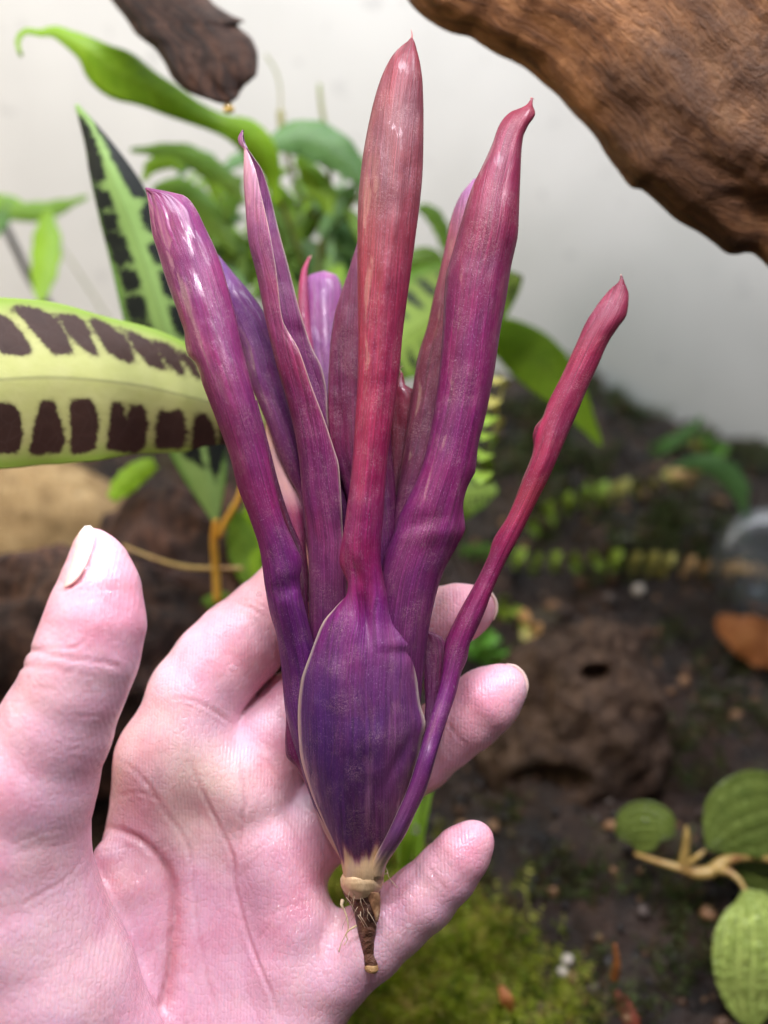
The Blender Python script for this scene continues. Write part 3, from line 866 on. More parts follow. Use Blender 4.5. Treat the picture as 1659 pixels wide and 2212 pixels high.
# big leaf towards the wall side
contour_leaf('leaf', [(1149, 214), (1142, 226), (1136, 232), (1109, 241), (1084, 265), (1064, 315), (1039, 370), (1024, 400), (1000, 475), (980, 545), (965, 600), (960, 690), (957, 740), (947, 840), (937, 905), (915, 1005), (880, 1085), (860, 1125), (850, 1160), (832, 1205), (825, 1260), (825, 1400), (850, 1600)],
             [(1149, 214), (1148, 226), (1154, 245), (1139, 270), (1127, 300), (1123, 350), (1120, 425), (1117, 500), (1102, 575), (1092, 640), (1080, 705), (1065, 805), (1045, 905), (1030, 965), (1024, 1020), (1010, 1045), (998, 1095), (1003, 1140), (990, 1170), (965, 1215), (950, 1250), (936, 1300), (925, 1353), (915, 1423), (910, 1473), (900, 1600)],
             [(214, .3), (700, .1), (1100, -.1), (1600, .3)], [(214, .05), (260, .25), (500, .65), (900, .7), (1150, .6), (1600, .5)], M['brom'], brom, wrap=1.4, m=48,
             stops=[(214, srgb(150, 40, 60)), (300, srgb(156, 52, 84)), (500, srgb(150, 44, 86)), (700, srgb(140, 36, 104)), (1000, srgb(140, 38, 118)), (1200, srgb(140, 56, 124)), (1600, srgb(120, 80, 130))],
             bumps=lambda U, V: .10 * np.exp(-((V - 1130 + (U - 920) * .25) / 14) ** 2) * np.clip((960 - U) / 60, 0, 1) - .08 * np.exp(-((V - 1150) / 14) ** 2) + .02 * vnoise(np.stack([U * .03, V * .01, 0 * U], -1), 1.0, 3))
# thin leaf splaying out, its sheath running down to the base
contour_leaf('leaf', [(1342, 596), (1341, 606), (1322, 624), (1299, 650), (1269, 695), (1244, 750), (1214, 815), (1184, 875), (1174, 902), (1157, 925), (1153, 945), (1155, 960), (1129, 1040), (1099, 1115), (1064, 1175), (1060, 1192), (1039, 1240), (1009, 1295), (999, 1313), (974, 1363), (962, 1393), (960, 1423), (955, 1468), (940, 1523), (916, 1598), (900, 1650), (884, 1700), (858, 1760), (832, 1815), (812, 1850), (796, 1880), (790, 1900)],
             [(1342, 596), (1345, 606), (1356, 640), (1352, 678), (1334, 705), (1314, 735), (1289, 790), (1264, 845), (1239, 905), (1219, 950), (1189, 1020), (1154, 1090), (1119, 1160), (1089, 1215), (1064, 1270), (1044, 1323), (1024, 1368), (1012, 1393), (1008, 1420), (994, 1453), (984, 1493), (964, 1553), (944, 1618), (929, 1673), (914, 1718), (898, 1750), (874, 1802), (848, 1842), (832, 1868), (826, 1900)],
             [(596, .6), (1000, .4), (1400, .1), (1560, -.35), (1650, -.72), (1800, -.78), (1900, -.15)], [(596, .05), (700, .3), (1400, .3), (1560, .3), (1700, .2), (1820, .18), (1900, .35)], M['brom'], brom, wrap=[(596, 1.0), (700, 1.5), (1500, 1.5), (1640, .9), (1800, .8), (1900, 1.2)], n=160, rim=.16, edge_pale=.9, jitter=14,
             stops=[(596, srgb(130, 24, 50)), (640, srgb(168, 60, 84)), (850, srgb(176, 52, 92)), (1000, srgb(178, 56, 92)), (1060, srgb(180, 76, 84)), (1150, srgb(172, 44, 100)), (1350, srgb(150, 38, 112)), (1500, srgb(140, 54, 140)), (1660, srgb(130, 64, 136)), (1790, srgb(122, 86, 130)), (1838, srgb(150, 130, 140)), (1858, CRE), (1900, CRE)])
contour_leaf('leaf', [(918, 1362), (914, 1403), (918, 1470), (921, 1523), (918, 1560), (906, 1620), (880, 1700), (850, 1790)], [(922, 1362), (955, 1380), (965, 1420), (958, 1470), (945, 1540), (938, 1575), (910, 1650), (870, 1790)],
             [(1362, .5), (1560, .1), (1790, -.2)], [(1362, .06), (1790, .1)], M['brom'], brom, stops=[(1362, srgb(130, 40, 100)), (1500, srgb(112, 40, 96)), (1600, srgb(130, 110, 130)), (1790, srgb(170, 150, 140))], rim=.12, edge_pale=.6)
# front leaf: one blade pinched at its neck and widening into the swollen sheath
contour_leaf('leaf', [(889, 84), (884, 90), (868, 102), (855, 115), (838, 142), (822, 180), (803, 250), (785, 350), (777, 430), (775, 500), (775, 570), (776, 650), (777, 720), (776, 800), (771, 900), (764, 1000), (752, 1100), (745, 1150), (738, 1188), (736, 1212), (746, 1240), (755, 1262), (754, 1280), (728, 1312), (700, 1345), (684, 1382), (670, 1420), (652, 1475), (646, 1545), (650, 1620), (670, 1698), (700, 1772), (725, 1822), (737, 1852), (743, 1880), (748, 1908)],
             [(889, 84), (893, 92), (898, 110), (905, 140), (910, 180), (912, 250), (911, 350), (905, 430), (896, 500), (887, 570), (876, 650), (867, 720), (860, 800), (846, 900), (833, 1000), (826, 1100), (822, 1150), (820, 1188), (820, 1212), (824, 1240), (829, 1262), (834, 1280), (848, 1312), (868, 1348), (890, 1382), (894, 1402), (897, 1450), (905, 1520), (917, 1564), (908, 1600), (903, 1630), (885, 1698), (862, 1772), (842, 1822), (831, 1852), (824, 1880), (817, 1908)],
             [(84, -.2), (400, -.5), (900, -.7), (1250, -.55), (1560, -.35), (1905, -.05)], [(84, .03), (150, .3), (500, .5), (900, .42), (1230, .42), (1300, .48), (1400, .68), (1500, .92), (1620, 1.05), (1780, .78), (1865, .46), (1908, .26)], M['brom'], brom,
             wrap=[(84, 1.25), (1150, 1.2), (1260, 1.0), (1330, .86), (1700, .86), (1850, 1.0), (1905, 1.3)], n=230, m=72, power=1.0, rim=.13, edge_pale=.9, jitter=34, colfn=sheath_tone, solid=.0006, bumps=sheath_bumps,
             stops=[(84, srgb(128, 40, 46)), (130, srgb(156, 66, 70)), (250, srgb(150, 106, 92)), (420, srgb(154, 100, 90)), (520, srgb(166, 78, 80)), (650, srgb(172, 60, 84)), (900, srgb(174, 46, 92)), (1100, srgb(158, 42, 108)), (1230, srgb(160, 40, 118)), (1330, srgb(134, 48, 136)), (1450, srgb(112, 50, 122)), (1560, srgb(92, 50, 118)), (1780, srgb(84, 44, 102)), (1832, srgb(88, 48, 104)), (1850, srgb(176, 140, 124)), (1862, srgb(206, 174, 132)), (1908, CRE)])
for pts in ([(889, 86, -.2, .03), (890, 74, -.2, .016), (888, 64, -.2, .006)], [(1149, 216, .3, .03), (1147, 211, .3, .015), (1154, 214, .3, .006)],
            [(1342, 600, .6, .025), (1341, 592, .6, .006)], [(868, 808, 1.2, .03), (862, 798, 1.2, .02), (870, 790, 1.2, .006)], [(668, 560, 3, .04), (672, 552, 3, .012)]):
    tube('leaf_tip', pts, mat_plain('dry_tip', srgb(150, 60, 80), srgb(205, 170, 150), 300, .5), brom, 10, 6)
M['stembrown'] = mat_plain('bromeliad_stem', srgb(38, 26, 20), srgb(104, 66, 46), 130, .6, .8, .002, third=srgb(176, 146, 112))
M['cream'] = mat_plain('cream_base', srgb(204, 170, 124), srgb(224, 200, 160), 130, .5, .3, stretch=(2, 2, .6))
contour_leaf('collar', [(742, 1884), (735, 1902), (737, 1916), (746, 1930), (762, 1946)], [(825, 1884), (829, 1900), (825, 1916), (817, 1930), (806, 1946)], [(1884, -.02), (1946, 0)], [(1884, .40), (1902, .55), (1918, .5), (1946, .3)], M['cream'], brom, closed=True,
             stops=[(1884, CRE), (1946, CRE)], m=32, n=24, solid=0, power=1, bumps=lambda U, V: .05 * vnoise(np.stack([U * .05, V * .09, 0 * U], -1), 1.0, 3))
contour_leaf('stem', [(744, 1905), (740, 1922), (746, 1940), (760, 1960), (767, 1985), (772, 2010), (779, 2040), (784, 2066), (787, 2085), (790, 2097)],
             [(818, 1905), (822, 1930), (820, 1960), (815, 1985), (813, 2010), (809, 2040), (810, 2066), (816, 2085), (808, 2098)],
             [(1905, .05), (2098, .05)], [(1905, .38), (2098, .14)], M['stembrown'], brom, closed=True, stops=[(1905, BRN), (2098, BRN)], m=36, n=60, solid=0, power=1,
             bumps=lambda U, V: .10 * vnoise(np.stack([U * .05, V * .03, 0 * U], -1), 1.0, 4))
tube('stem_end', [(801, 2084, .05, .145), (801, 2092, .05, .15), (800, 2098, .05, .12)], mat_plain('cut_stem', srgb(140, 104, 62), srgb(186, 150, 100), 300, .6, .5), brom, 10, 20, .3)
M['paper'] = mat_plain('papery_sheath', srgb(96, 66, 44), srgb(150, 112, 78), 220, .6, .5, .001, stretch=(2, 2, .5), third=srgb(196, 168, 132))
for Lc, Rc, dd in (([(786, 1928), (796, 1942), (806, 1966), (813, 1990)], [(818, 1928), (821, 1944), (820, 1968), (815, 1990)], -.30),):
    contour_leaf('dry_sheath', Lc, Rc, [(Lc[0][1], dd), (Lc[-1][1], dd + .1)], [(Lc[0][1], .1), (Lc[-1][1], .05)], M['paper'], brom, stops=[(0, BRN), (3000, BRN)], n=20, m=10, solid=.0003,
                 bumps=lambda U, V: .05 * vnoise(np.stack([U * .08, V * .05, 0 * U], -1), 1.0, 3))
for q in range(16):
    a0, b0 = RNG.uniform(745, 818), RNG.uniform(1905, 1990); dx, ln = RNG.uniform(-1, 1), RNG.uniform(14, 46)
    if a0 > 795: dx = abs(dx) * .6
    tube('rootlet', [(a0, b0, -.32, .007), (a0 + dx * ln * .4, b0 + ln * .35, -.36, .006), (a0 + dx * ln * .6 + RNG.uniform(-5, 5), b0 + ln * .7, -.32, .005), (a0 + dx * ln, b0 + ln, -.26, .003)],
         mat_plain('fine_root', srgb(150, 120, 90), srgb(226, 210, 180), 300, .6) if q == 0 else bpy.data.materials['fine_root'], brom, 14, 5)
M['rootlet'] = mat_plain('rootlet', srgb(190, 165, 125), srgb(226, 206, 170), 300, .6)
for pts in ([(741, 1944, 0, .05), (738, 1955, -.05, .035), (744, 1966, -.05, .02), (750, 1985, -.1, .018), (752, 2005, -.1, .014), (746, 2020, -.1, .012), (738, 2036, -.1, .01), (732, 2056, -.1, .016)],
            [(770, 2000, -.1, .03), (756, 2008, -.15, .02), (748, 2018, -.15, .015), (750, 2030, -.15, .012), (743, 2042, -.15, .008)],
            [(826, 1865, -.1, .01), (836, 1880, -.1, .009), (840, 1895, -.15, .009), (852, 1910, -.15, .007), (860, 1918, -.15, .004)],
            [(824, 1884, 0, .02), (832, 1888, -.05, .015), (836, 1886, -.05, .02)], [(745, 1915, -.2, .012), (738, 1906, -.25, .008), (736, 1896, -.25, .005)],
            [(806, 1920, -.3, .01), (812, 1912, -.33, .008), (822, 1918, -.3, .004)], [(770, 1918, -.35, .008), (790, 1924, -.37, .008), (804, 1938, -.3, .006), (806, 1950, -.25, .004)]):
    tube('rootlet', pts, M['rootlet'], brom, 24, 6)


# ------------------------------------------------------------------ the hand
def sd_chain(G, pts, k=.12, n=None):
    """distance from grid points to a chain of tapering segments (cm, local camera-free frame)"""
    d = None
    for a, b in zip(pts[:-1], pts[1:]):
        pa, pb = a[:3], b[:3]
        ba = pb - pa
        L2 = float((ba * ba).sum()) + 1e-9
        t = ((G[0] - pa[0]) * ba[0] + (G[1] - pa[1]) * ba[1] + (G[2] - pa[2]) * ba[2]) / np.float32(L2)
        np.clip(t, 0, 1, out=t)
        e = np.sqrt((G[0] - pa[0] - t * ba[0]) ** 2 + (G[1] - pa[1] - t * ba[1]) ** 2 + (G[2] - pa[2] - t * ba[2]) ** 2) - (a[3] + (b[3] - a[3]) * t)
        d = e if d is None else smin(d, e, k)
    return d


def smin(a, b, k):
    h = np.clip(.5 + .5 * (b - a) / k, 0, 1)
    return b + (a - b) * h - k * h * (1 - h)


def loc(u, v, d, r):
    y = FD + d - .45                       # the fingers lie against the back of the plant
    return np.array([(u - 829.5) / UCM * y / FD, y, (1106 - v) / UCM * y / FD, r], np.float32)


def chain(pts, n=0):
    p = np.array([loc(*q) for q in pts])
    if n:
        p = spline(p, n).astype(np.float32)
    return p


def make_hand():
    h = np.float32(.062)
    lo = np.array([-12.0, 20.5, -18.6]); hi = np.array([3.9, 30.6, .3])
    nx, ny, nz = [int((b - a) / h) + 1 for a, b in zip(lo, hi)]
    gx = (lo[0] + h * np.arange(nx)).astype(np.float32)
    gy = (lo[1] + h * np.arange(ny)).astype(np.float32)
    gz = (lo[2] + h * np.arange(nz)).astype(np.float32)

    def sub(pts, pad):
        mn = (pts[:, :3] - pts[:, 3:4]).min(0) - pad; mx = (pts[:, :3] + pts[:, 3:4]).max(0) + pad
        s = []
        for g, a, b in zip((gx, gy, gz), mn, mx):
            s.append(slice(max(0, int(np.searchsorted(g, a))), min(len(g), int(np.searchsorted(g, b)) + 1)))
        G = (gx[s[0]][:, None, None], gy[s[1]][None, :, None], gz[s[2]][None, None, :])
        return tuple(s), G

    palm = np.full((nx, ny, nz), 3.0, np.float32)

    def add_palm(pts, k):
        s, G = sub(pts, 1.2)
        dd = sd_chain(G, pts, .25)
        palm[s] = smin(palm[s], dd, k)

    add_palm(chain([(360, 1650, 2.1, 1.18), (335, 1850, 2.35, 1.2), (320, 2150, 2.2, 1.35), (330, 2500, 1.9, 1.7)]), .5)
    add_palm(chain([(520, 1690, 2.2, 1.15), (470, 1880, 2.6, 1.2), (420, 2150, 2.5, 1.35), (380, 2500, 1.9, 1.8)]), .6)
    add_palm(chain([(610, 1840, 2.1, 1.12), (560, 1980, 2.4, 1.2), (500, 2200, 2.2, 1.35), (420, 2500, 1.8, 1.8)]), .5)
    add_palm(chain([(655, 2085, 1.75, 1.10), (640, 2170, 1.6, 1.15), (590, 2330, 1.4, 1.3), (480, 2560, 1.6, 1.7)]), .5)
    add_palm(chain([(380, 2500, 1.9, 2.2), (330, 2800, 2.2, 2.3), (300, 3100, 2.6, 2.4)]), .9)
    # pads under the finger roots
    add_palm(chain([(410, 1610, 1.75, .85), (545, 1720, 1.7, .8)]), .35)
    add_palm(chain([(585, 1830, 1.65, .85), (640, 1990, 1.45, .85), (630, 2090, 1.3, .85)]), .35)
    # fold of skin beside the thumb's root
    add_palm(chain([(232, 1855, 1.25, .34), (258, 1925, 1.2, .38), (282, 2000, 1.3, .30)]), .55)
    out = palm.copy()

    def add_finger(pts, kp, kc=.15):
        s, G = sub(pts, .9)
        dd = sd_chain(G, pts, kc)
        out[s] = np.minimum(out[s], smin(palm[s], dd, kp))

    add_finger(chain([(372, 1640, 2.0, 1.12), (420, 1510, 2.1, 1.10), (470, 1440, 2.2, 1.06), (520, 1390, 2.3, 1.04), (575, 1335, 2.4, .94), (630, 1285, 2.4, .92), (690, 1225, 2.3, .78), (730, 1184, 2.1, .66), (748, 1166, 2.0, .5)]), .5)
    add_finger(chain([(530, 1690, 2.2, 1.08), (590, 1600, 2.45, 1.05), (650, 1540, 2.65, 1.04), (720, 1478, 2.75, .96), (790, 1420, 2.7, .93), (880, 1366, 2.3, .83), (940, 1340, 2.0, .73), (996, 1323, 1.75, .66), (1020, 1316, 1.65, .52)]), .35)
    add_finger(chain([(612, 1850, 2.1, 1.0), (680, 1785, 2.35, .99), (740, 1735, 2.45, .98), (820, 1680, 2.4, .92), (900, 1628, 2.2, .90), (960, 1585, 1.9, .80), (1010, 1547, 1.7, .80), (1056, 1511, 1.5, .74), (1084, 1488, 1.45, .57)]), .3)
    add_finger(chain([(650, 2110, 1.6, .98), (715, 2097, 1.45, .94), (793, 2037, 1.35, .87), (850, 1990, 1.3, .80), (912, 1940, 1.15, .75), (965, 1886, 1.05, .68), (1000, 1842, .95, .61), (1022, 1818, .9, .47)]), .35)
    # thumb and the thenar mound: a mass of its own in front of the palm
    th = chain([(196, 1172, -1.45, .28), (210, 1210, -1.5, .55), (215, 1268, -1.6, .78), (206, 1340, -1.65, .97), (186, 1415, -1.65, 1.02), (160, 1480, -1.6, 1.02), (120, 1570, -1.4, 1.12), (60, 1690, -1.1, 1.38), (10, 1830, -.7, 1.72), (20, 1980, -.4, 1.95), (80, 2130, -.15, 2.05), (150, 2300, .2, 2.05), (230, 2600, 1.2, 1.9)])
    s, G = sub(th, .8)
    dd = sd_chain(G, th, .22)
    out[s] = smin(out[s], dd, .26)
    out[0], out[-1], out[:, 0], out[:, -1], out[:, :, 0], out[:, :, -1] = 1, 1, 1, 1, 1, 1
    V, F = surface_nets(out, lo, float(h))
    # relax the lattice a little
    nv = len(V)
    E = np.vstack([F[:, [0, 1]], F[:, [1, 2]], F[:, [2, 3]], F[:, [3, 0]]])
    deg = np.bincount(E.ravel(), minlength=nv)[:, None]
    for _ in range(3):
        S = np.stack([np.bincount(E[:, 0], V[E[:, 1], k], nv) + np.bincount(E[:, 1], V[E[:, 0], k], nv) for k in range(3)], -1)
        V = V * .45 + S / deg * .55

    def normals():
        fn = np.cross(V[F[:, 2]] - V[F[:, 0]], V[F[:, 3]] - V[F[:, 1]])
        N = np.zeros_like(V)
        for k in range(3):
            for j in range(4):
                N[:, k] += np.bincount(F[:, j], fn[:, k], nv)
        return N / (np.linalg.norm(N, axis=1)[:, None] + 1e-12)
    N = normals()
    if (N * (V - V.mean(0))).sum() < 0:
        F = F[:, ::-1]; N = -N
    y = V[:, 1]
    u = V[:, 0] / y * FD * UCM + 829.5; v = 1106 - V[:, 2] / y * FD * UCM
    dep = y - FD
    front = np.clip(-N[:, 1] * 2.2, 0, 1)
    thumb = dep < np.interp(v, [1500, 1900, 2300], [.4, .3, -.2])
    thumb &= u < np.interp(v, [1700, 1850, 2000, 2212], [320, 215, 290, 360])
    creases = [  # (points, width, depth cm, on the thumb?)
        ([(200, 1786), (255, 1792), (315, 1822), (365, 1887), (378, 1957), (370, 2057), (348, 2197), (340, 2260)], 10, .15, 0),
        ([(225, 1625), (300, 1672), (360, 1757), (408, 1832), (424, 1957), (436, 2057), (466, 2182), (480, 2260)], 6, .07, 0),
        ([(400, 1607), (436, 1707), (480, 1797), (505, 1857), (511, 1932), (545, 2047), (590, 2157), (620, 2230)], 6, .08, 0),
        ([(520, 1637), (528, 1732), (511, 1857)], 7, .07, 0), ([(250, 1720), (300, 1712), (360, 1735)], 5, .04, 0),
        ([(430, 1835), (424, 1700), (395, 1625)], 4, .03, 0), ([(600, 1790), (560, 1830), (510, 1860)], 4, .03, 0),
        ([(365, 1503), (430, 1520), (505, 1563)], 6, .06, 0), ([(372, 1515), (440, 1540), (490, 1575)], 4, .03, 0),
        ([(500, 1300), (540, 1312), (585, 1342)], 5, .06, 0), ([(512, 1292), (560, 1306), (596, 1328)], 4, .04, 0),
        ([(545, 1630), (580, 1650), (615, 1700)], 5, .05, 0), ([(598, 1540), (625, 1570), (655, 1610)], 4, .03, 0),
        ([(962, 1555), (985, 1585), (1012, 1616)], 4, .05, 0), ([(952, 1600), (966, 1622), (986, 1645)], 4, .04, 0),
        ([(925, 1872), (945, 1900), (972, 1932)], 4, .05, 0), ([(830, 1962), (850, 1995), (882, 2036)], 4, .05, 0), ([(838, 1958), (860, 1990), (890, 2028)], 3, .03, 0),
        ([(700, 1990), (690, 2060), (720, 2150)], 6, .05, 0), ([(560, 1990), (620, 1960), (690, 1940)], 4, .03, 0), ([(545, 2050), (590, 1985), (600, 1940)], 3, .03, 0),
        ([(72, 1406), (150, 1424), (220, 1430), (276, 1446)], 6, .06, 1), ([(95, 1398), (165, 1398), (190, 1375)], 4, .04, 1), ([(60, 1436), (140, 1452), (230, 1466)], 4, .035, 1),
        ([(20, 1640), (110, 1625), (210, 1650)], 4, .012, 1), ([(0, 1720), (100, 1715), (195, 1718)], 4, .012, 1), ([(10, 1830), (90, 1800), (190, 1790)], 4, .014, 1), ([(30, 1960), (110, 1920), (160, 1880), (195, 1830)], 6, .03, 1),
        ([(208, 1148), (203, 1182), (187, 1226), (165, 1259), (128, 1280)], 5, .14, 1), ([(330, 1800), (372, 1900), (382, 2000), (372, 2100), (350, 2230)], 34, .26, 0),
    ]
    rg = np.random.default_rng(5)
    for q in range(46):                      # fine crossing lines of the palm
        a, b = rg.uniform(240, 660), rg.uniform(1600, 2200)
        an = rg.normal(1.25, .35) if rg.random() < .6 else rg.normal(2.4, .4)
        ln = rg.uniform(50, 190)
        creases.append(([(a, b), (a + math.cos(an) * ln * .5 + rg.normal(0, 6), b + math.sin(an) * ln * .5), (a + math.cos(an) * ln, b + math.sin(an) * ln)], 3.6, .02, 0))
    for q in range(16):
        a, b = rg.uniform(20, 150), rg.uniform(1460, 2100)
        ln = rg.uniform(60, 130)
        creases.append(([(a, b), (a + ln * .5, b - rg.uniform(-6, 14)), (a + ln, b - rg.uniform(-20, 30))], 3.6, .014, 1))
    dis = np.zeros(nv); cr = np.zeros(nv)
    for pts, w, dpt, on in creases:
        c = spline(np.c_[np.array(pts, float), np.zeros(len(pts))], 40)[:, :2]
        box = (u > c[:, 0].min() - 30) & (u < c[:, 0].max() + 30) & (v > c[:, 1].min() - 30) & (v < c[:, 1].max() + 30) & (front > 0) & (thumb == bool(on))
        I = np.nonzero(box)[0]
        if not len(I): continue
        w *= .72; dpt *= .55
        jit = vnoise(np.stack([u[I] * .05, v[I] * .05, 0 * I], -1), 1.0, 2) * 3
        d2 = np.full(len(I), 1e9); kk = np.zeros(len(I))
        for a, b, t0 in zip(c[:-1], c[1:], np.linspace(0, 1, 39)):
            e = b - a
            t = np.clip(((u[I] - a[0]) * e[0] + (v[I] - a[1]) * e[1]) / (e @ e), 0, 1)
            q = np.hypot(u[I] + jit - a[0] - t * e[0], v[I] + jit - a[1] - t * e[1])
            kk = np.where(q < d2, t0, kk); d2 = np.minimum(d2, q)
        fade = np.clip(np.minimum(kk, 1 - kk) * 6, .15, 1)
        g = np.exp(-(d2 / w) ** 2) * fade * front[I]
        dis[I] += -dpt * g + dpt * .25 * np.exp(-((d2 - 2 * w) / w) ** 2) * fade * front[I]
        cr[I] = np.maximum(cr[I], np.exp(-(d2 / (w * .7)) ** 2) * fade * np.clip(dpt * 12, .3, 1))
    # joint folds on the thumb's outer side, and soft unevenness of flesh
    dis += -.05 * np.exp(-((v - 1405) / 7) ** 2) * np.clip((120 - u) / 50, 0, 1) * (u < 140) - .04 * np.exp(-((v - 1440) / 6) ** 2) * np.clip((90 - u) / 40, 0, 1)
    dis += .022 * vnoise(V, .9, 2) + .008 * vnoise(V, 3.2, 2)
    V = V + N * dis[:, None]
    # skin tone: fingertips and joints pinker, the palm's hollow paler
    base = np.array(srgb(230, 182, 200)); pink = np.array(srgb(232, 142, 160)); pale = np.array(srgb(238, 206, 190))
    tips = np.zeros(nv)
    for tu, tv, rr in ((735, 1190, 70), (1020, 1320, 75), (1035, 1530, 75), (1000, 1830, 60), (235, 1290, 90), (640, 1300, 60), (575, 1440, 60), (690, 1850, 70), (260, 1900, 40), (600, 1650, 50)):
        tips = np.maximum(tips, np.exp(-(((u - tu) ** 2 + (v - tv) ** 2) / (1.35 * rr) ** 2)))
    tips = np.clip(tips * .55 + .32 * vnoise(V, 1.2, 3), 0, 1)
    C = base * (1 - tips[:, None]) + pink * tips[:, None]
    pl = np.clip(np.exp(-(((u - 420) / 120) ** 2 + ((v - 1740) / 140) ** 2)) + .6 * vnoise(V + 9, .9, 3), 0, 1)[:, None] * .7
    C = C * (1 - pl) + pale * pl
    HAND.update(u=u, v=v, d=V[:, 1] - FD)
    hand = build('hand', W(V), F, M['skin'], None, {'col': C, 'crease': cr})
    tag(hand, 'bare open left hand, wet palm up, cradling the purple bromeliad', 'hand')
    return hand


HAND = {}
hand = make_hand()


def nail(L, R, lift=.05):
    """a nail plate lying on the fingertip between two outlines"""
    n, m = 34, 16
    v = np.linspace(L[0][1], L[-1][1], n)
    ul = pchip([p[1] for p in L], [p[0] for p in L], v); ur = pchip([p[1] for p in R], [p[0] for p in R], v)
    t = np.linspace(0, 1, m)[None, :]
    U = ul[:, None] + (ur - ul)[:, None] * t; V = v[:, None] * np.ones_like(U)
    D = np.zeros_like(U)
    sel = (HAND['u'] > U.min() - 40) & (HAND['u'] < U.max() + 40) & (HAND['v'] > V.min() - 40) & (HAND['v'] < V.max() + 40)
    hu, hv, hd = HAND['u'][sel], HAND['v'][sel], HAND['d'][sel]
    keep = hd < np.percentile(hd, 62); hu, hv, hd = hu[keep], hv[keep], hd[keep]
    for i in range(n):
        for j in range(m):
            w = np.exp(-((hu - U[i, j]) ** 2 + (hv - V[i, j]) ** 2) / 60.0) + 1e-9 * np.exp(-((hu - U[i, j]) ** 2 + (hv - V[i, j]) ** 2) / 900.0)
            D[i, j] = (w * hd).sum() / w.sum()
    D -= lift
    C = np.array(srgb(232, 192, 184)) * np.ones((n, m, 1)); tip = smooth01(1 - np.arange(n) / (n * .16))[:, None, None] * np.ones((1, m, 1))
    C = C * (1 - tip) + np.array(srgb(240, 230, 220)) * tip
    return build('fingernail', Q(U, V, D), gridfaces(n, m), M['nail'], hand, {'col': C.reshape(-1, 3)}, solid=.0005)


nail([(184, 1137), (172, 1152), (160, 1178), (144, 1222), (134, 1250), (130, 1272)], [(196, 1137), (207, 1152), (200, 1182), (184, 1225), (162, 1256), (136, 1272)])
for p in ([(1040, 1270, 1.15, .012), (1058, 1279, 1.15, .035), (1070, 1298, 1.15, .045), (1072, 1320, 1.15, .04), (1066, 1340, 1.15, .012)],
          [(1094, 1434, 1.0, .012), (1114, 1440, 1.0, .035), (1130, 1456, 1.0, .045), (1138, 1480, 1.0, .045), (1135, 1508, 1.0, .012)]):
    tube('fingernail', p, M['nail'], hand, 30, 10, col=srgb(232, 200, 188))

# ------------------------------------------------------------------ blotched-leaf plant
c3 = lambda pts: [(x / 2, 605 + y / 2) for x, y in pts]
c1 = lambda pts: [(x / 2, y / 2) for x, y in pts]
BL = [c3(p) for p in (
    [(-400, 160), (-300, 150), (-250, 240), (-220, 325), (-420, 320)], [(-250, 140), (-120, 130), (-60, 220), (-30, 325), (-170, 325), (-210, 220)],
    [(-100, 130), (0, 150), (40, 160), (100, 230), (145, 310), (130, 330), (0, 325), (-40, 240)], [(25, 120), (110, 105), (190, 130), (250, 170), (290, 240), (325, 325), (230, 325), (150, 240), (90, 160)],
    [(230, 140), (330, 150), (370, 180), (400, 260), (435, 335), (400, 340), (330, 280), (280, 200)], [(375, 155), (470, 185), (530, 230), (570, 300), (590, 360), (560, 365), (470, 320), (410, 240)],
    [(500, 195), (600, 230), (660, 270), (690, 320), (720, 395), (640, 375), (580, 300), (540, 230)], [(640, 250), (730, 270), (780, 330), (805, 420), (760, 410), (710, 350), (670, 290)],
    [(740, 275), (830, 330), (880, 440), (850, 435), (800, 370)], [(860, 350), (930, 400), (980, 480), (940, 470)],
    [(-420, 520), (-280, 520), (-270, 640), (-290, 750), (-430, 750)], [(-240, 520), (-150, 520), (-130, 640), (-140, 750), (-250, 755)],
    [(-90, 520), (60, 530), (90, 570), (100, 680), (80, 750), (-100, 755)], [(170, 520), (235, 515), (265, 600), (280, 680), (270, 745), (120, 760), (140, 650)],
    [(300, 510), (400, 510), (430, 600), (425, 680), (410, 740), (305, 760), (300, 620)], [(480, 520), (530, 525), (545, 600), (560, 530), (625, 535), (640, 620), (630, 720), (590, 750), (455, 735), (465, 640)],
    [(690, 545), (730, 570), (770, 550), (795, 570), (805, 650), (800, 730), (665, 730), (670, 640)], [(840, 570), (900, 580), (930, 650), (940, 740), (820, 745), (830, 650)], [(945, 610), (1000, 640), (1030, 720), (950, 725)])]
BU = [c1(p) for p in (
    [(345, 500), (372, 530), (430, 680), (462, 775), (402, 795), (375, 640)], [(405, 818), (470, 832), (490, 890), (425, 902)], [(432, 915), (500, 930), (515, 990), (455, 990)], [(455, 1005), (532, 1020), (550, 1062), (475, 1066)],
    [(482, 1085), (552, 1085), (578, 1132), (505, 1138)], [(512, 1165), (592, 1180), (608, 1242), (545, 1255)], [(535, 1282), (622, 1290), (642, 1372), (565, 1375)], [(560, 1400), (650, 1400), (680, 1480), (600, 1490)],
    [(610, 1520), (700, 1520), (730, 1620), (660, 1630)], [(690, 1660), (760, 1660), (790, 1790), (740, 1800)], [(760, 1830), (830, 1830), (880, 2020), (800, 1960)],
    [(385, 472), (450, 520), (540, 650), (612, 765), (632, 850), (575, 850), (520, 740), (450, 600), (400, 510)], [(605, 905), (650, 860), (680, 950), (690, 1010), (635, 990)], [(640, 1060), (700, 1040), (740, 1140), (670, 1130)],
    [(690, 1180), (760, 1180), (790, 1280), (715, 1280)], [(730, 1330), (800, 1330), (840, 1450), (770, 1450)], [(790, 1500), (870, 1500), (900, 1640), (830, 1640)], [(850, 1700), (940, 1700), (985, 1900), (930, 2080), (890, 1900)])]


def blot(polys):
    def f(u, v, t, s):
        d = np.full(u.shape, 1e9)
        for p in polys:
            d = np.minimum(d, poly_sd(u, v, p))
        return d / UCM
    return f  # cm


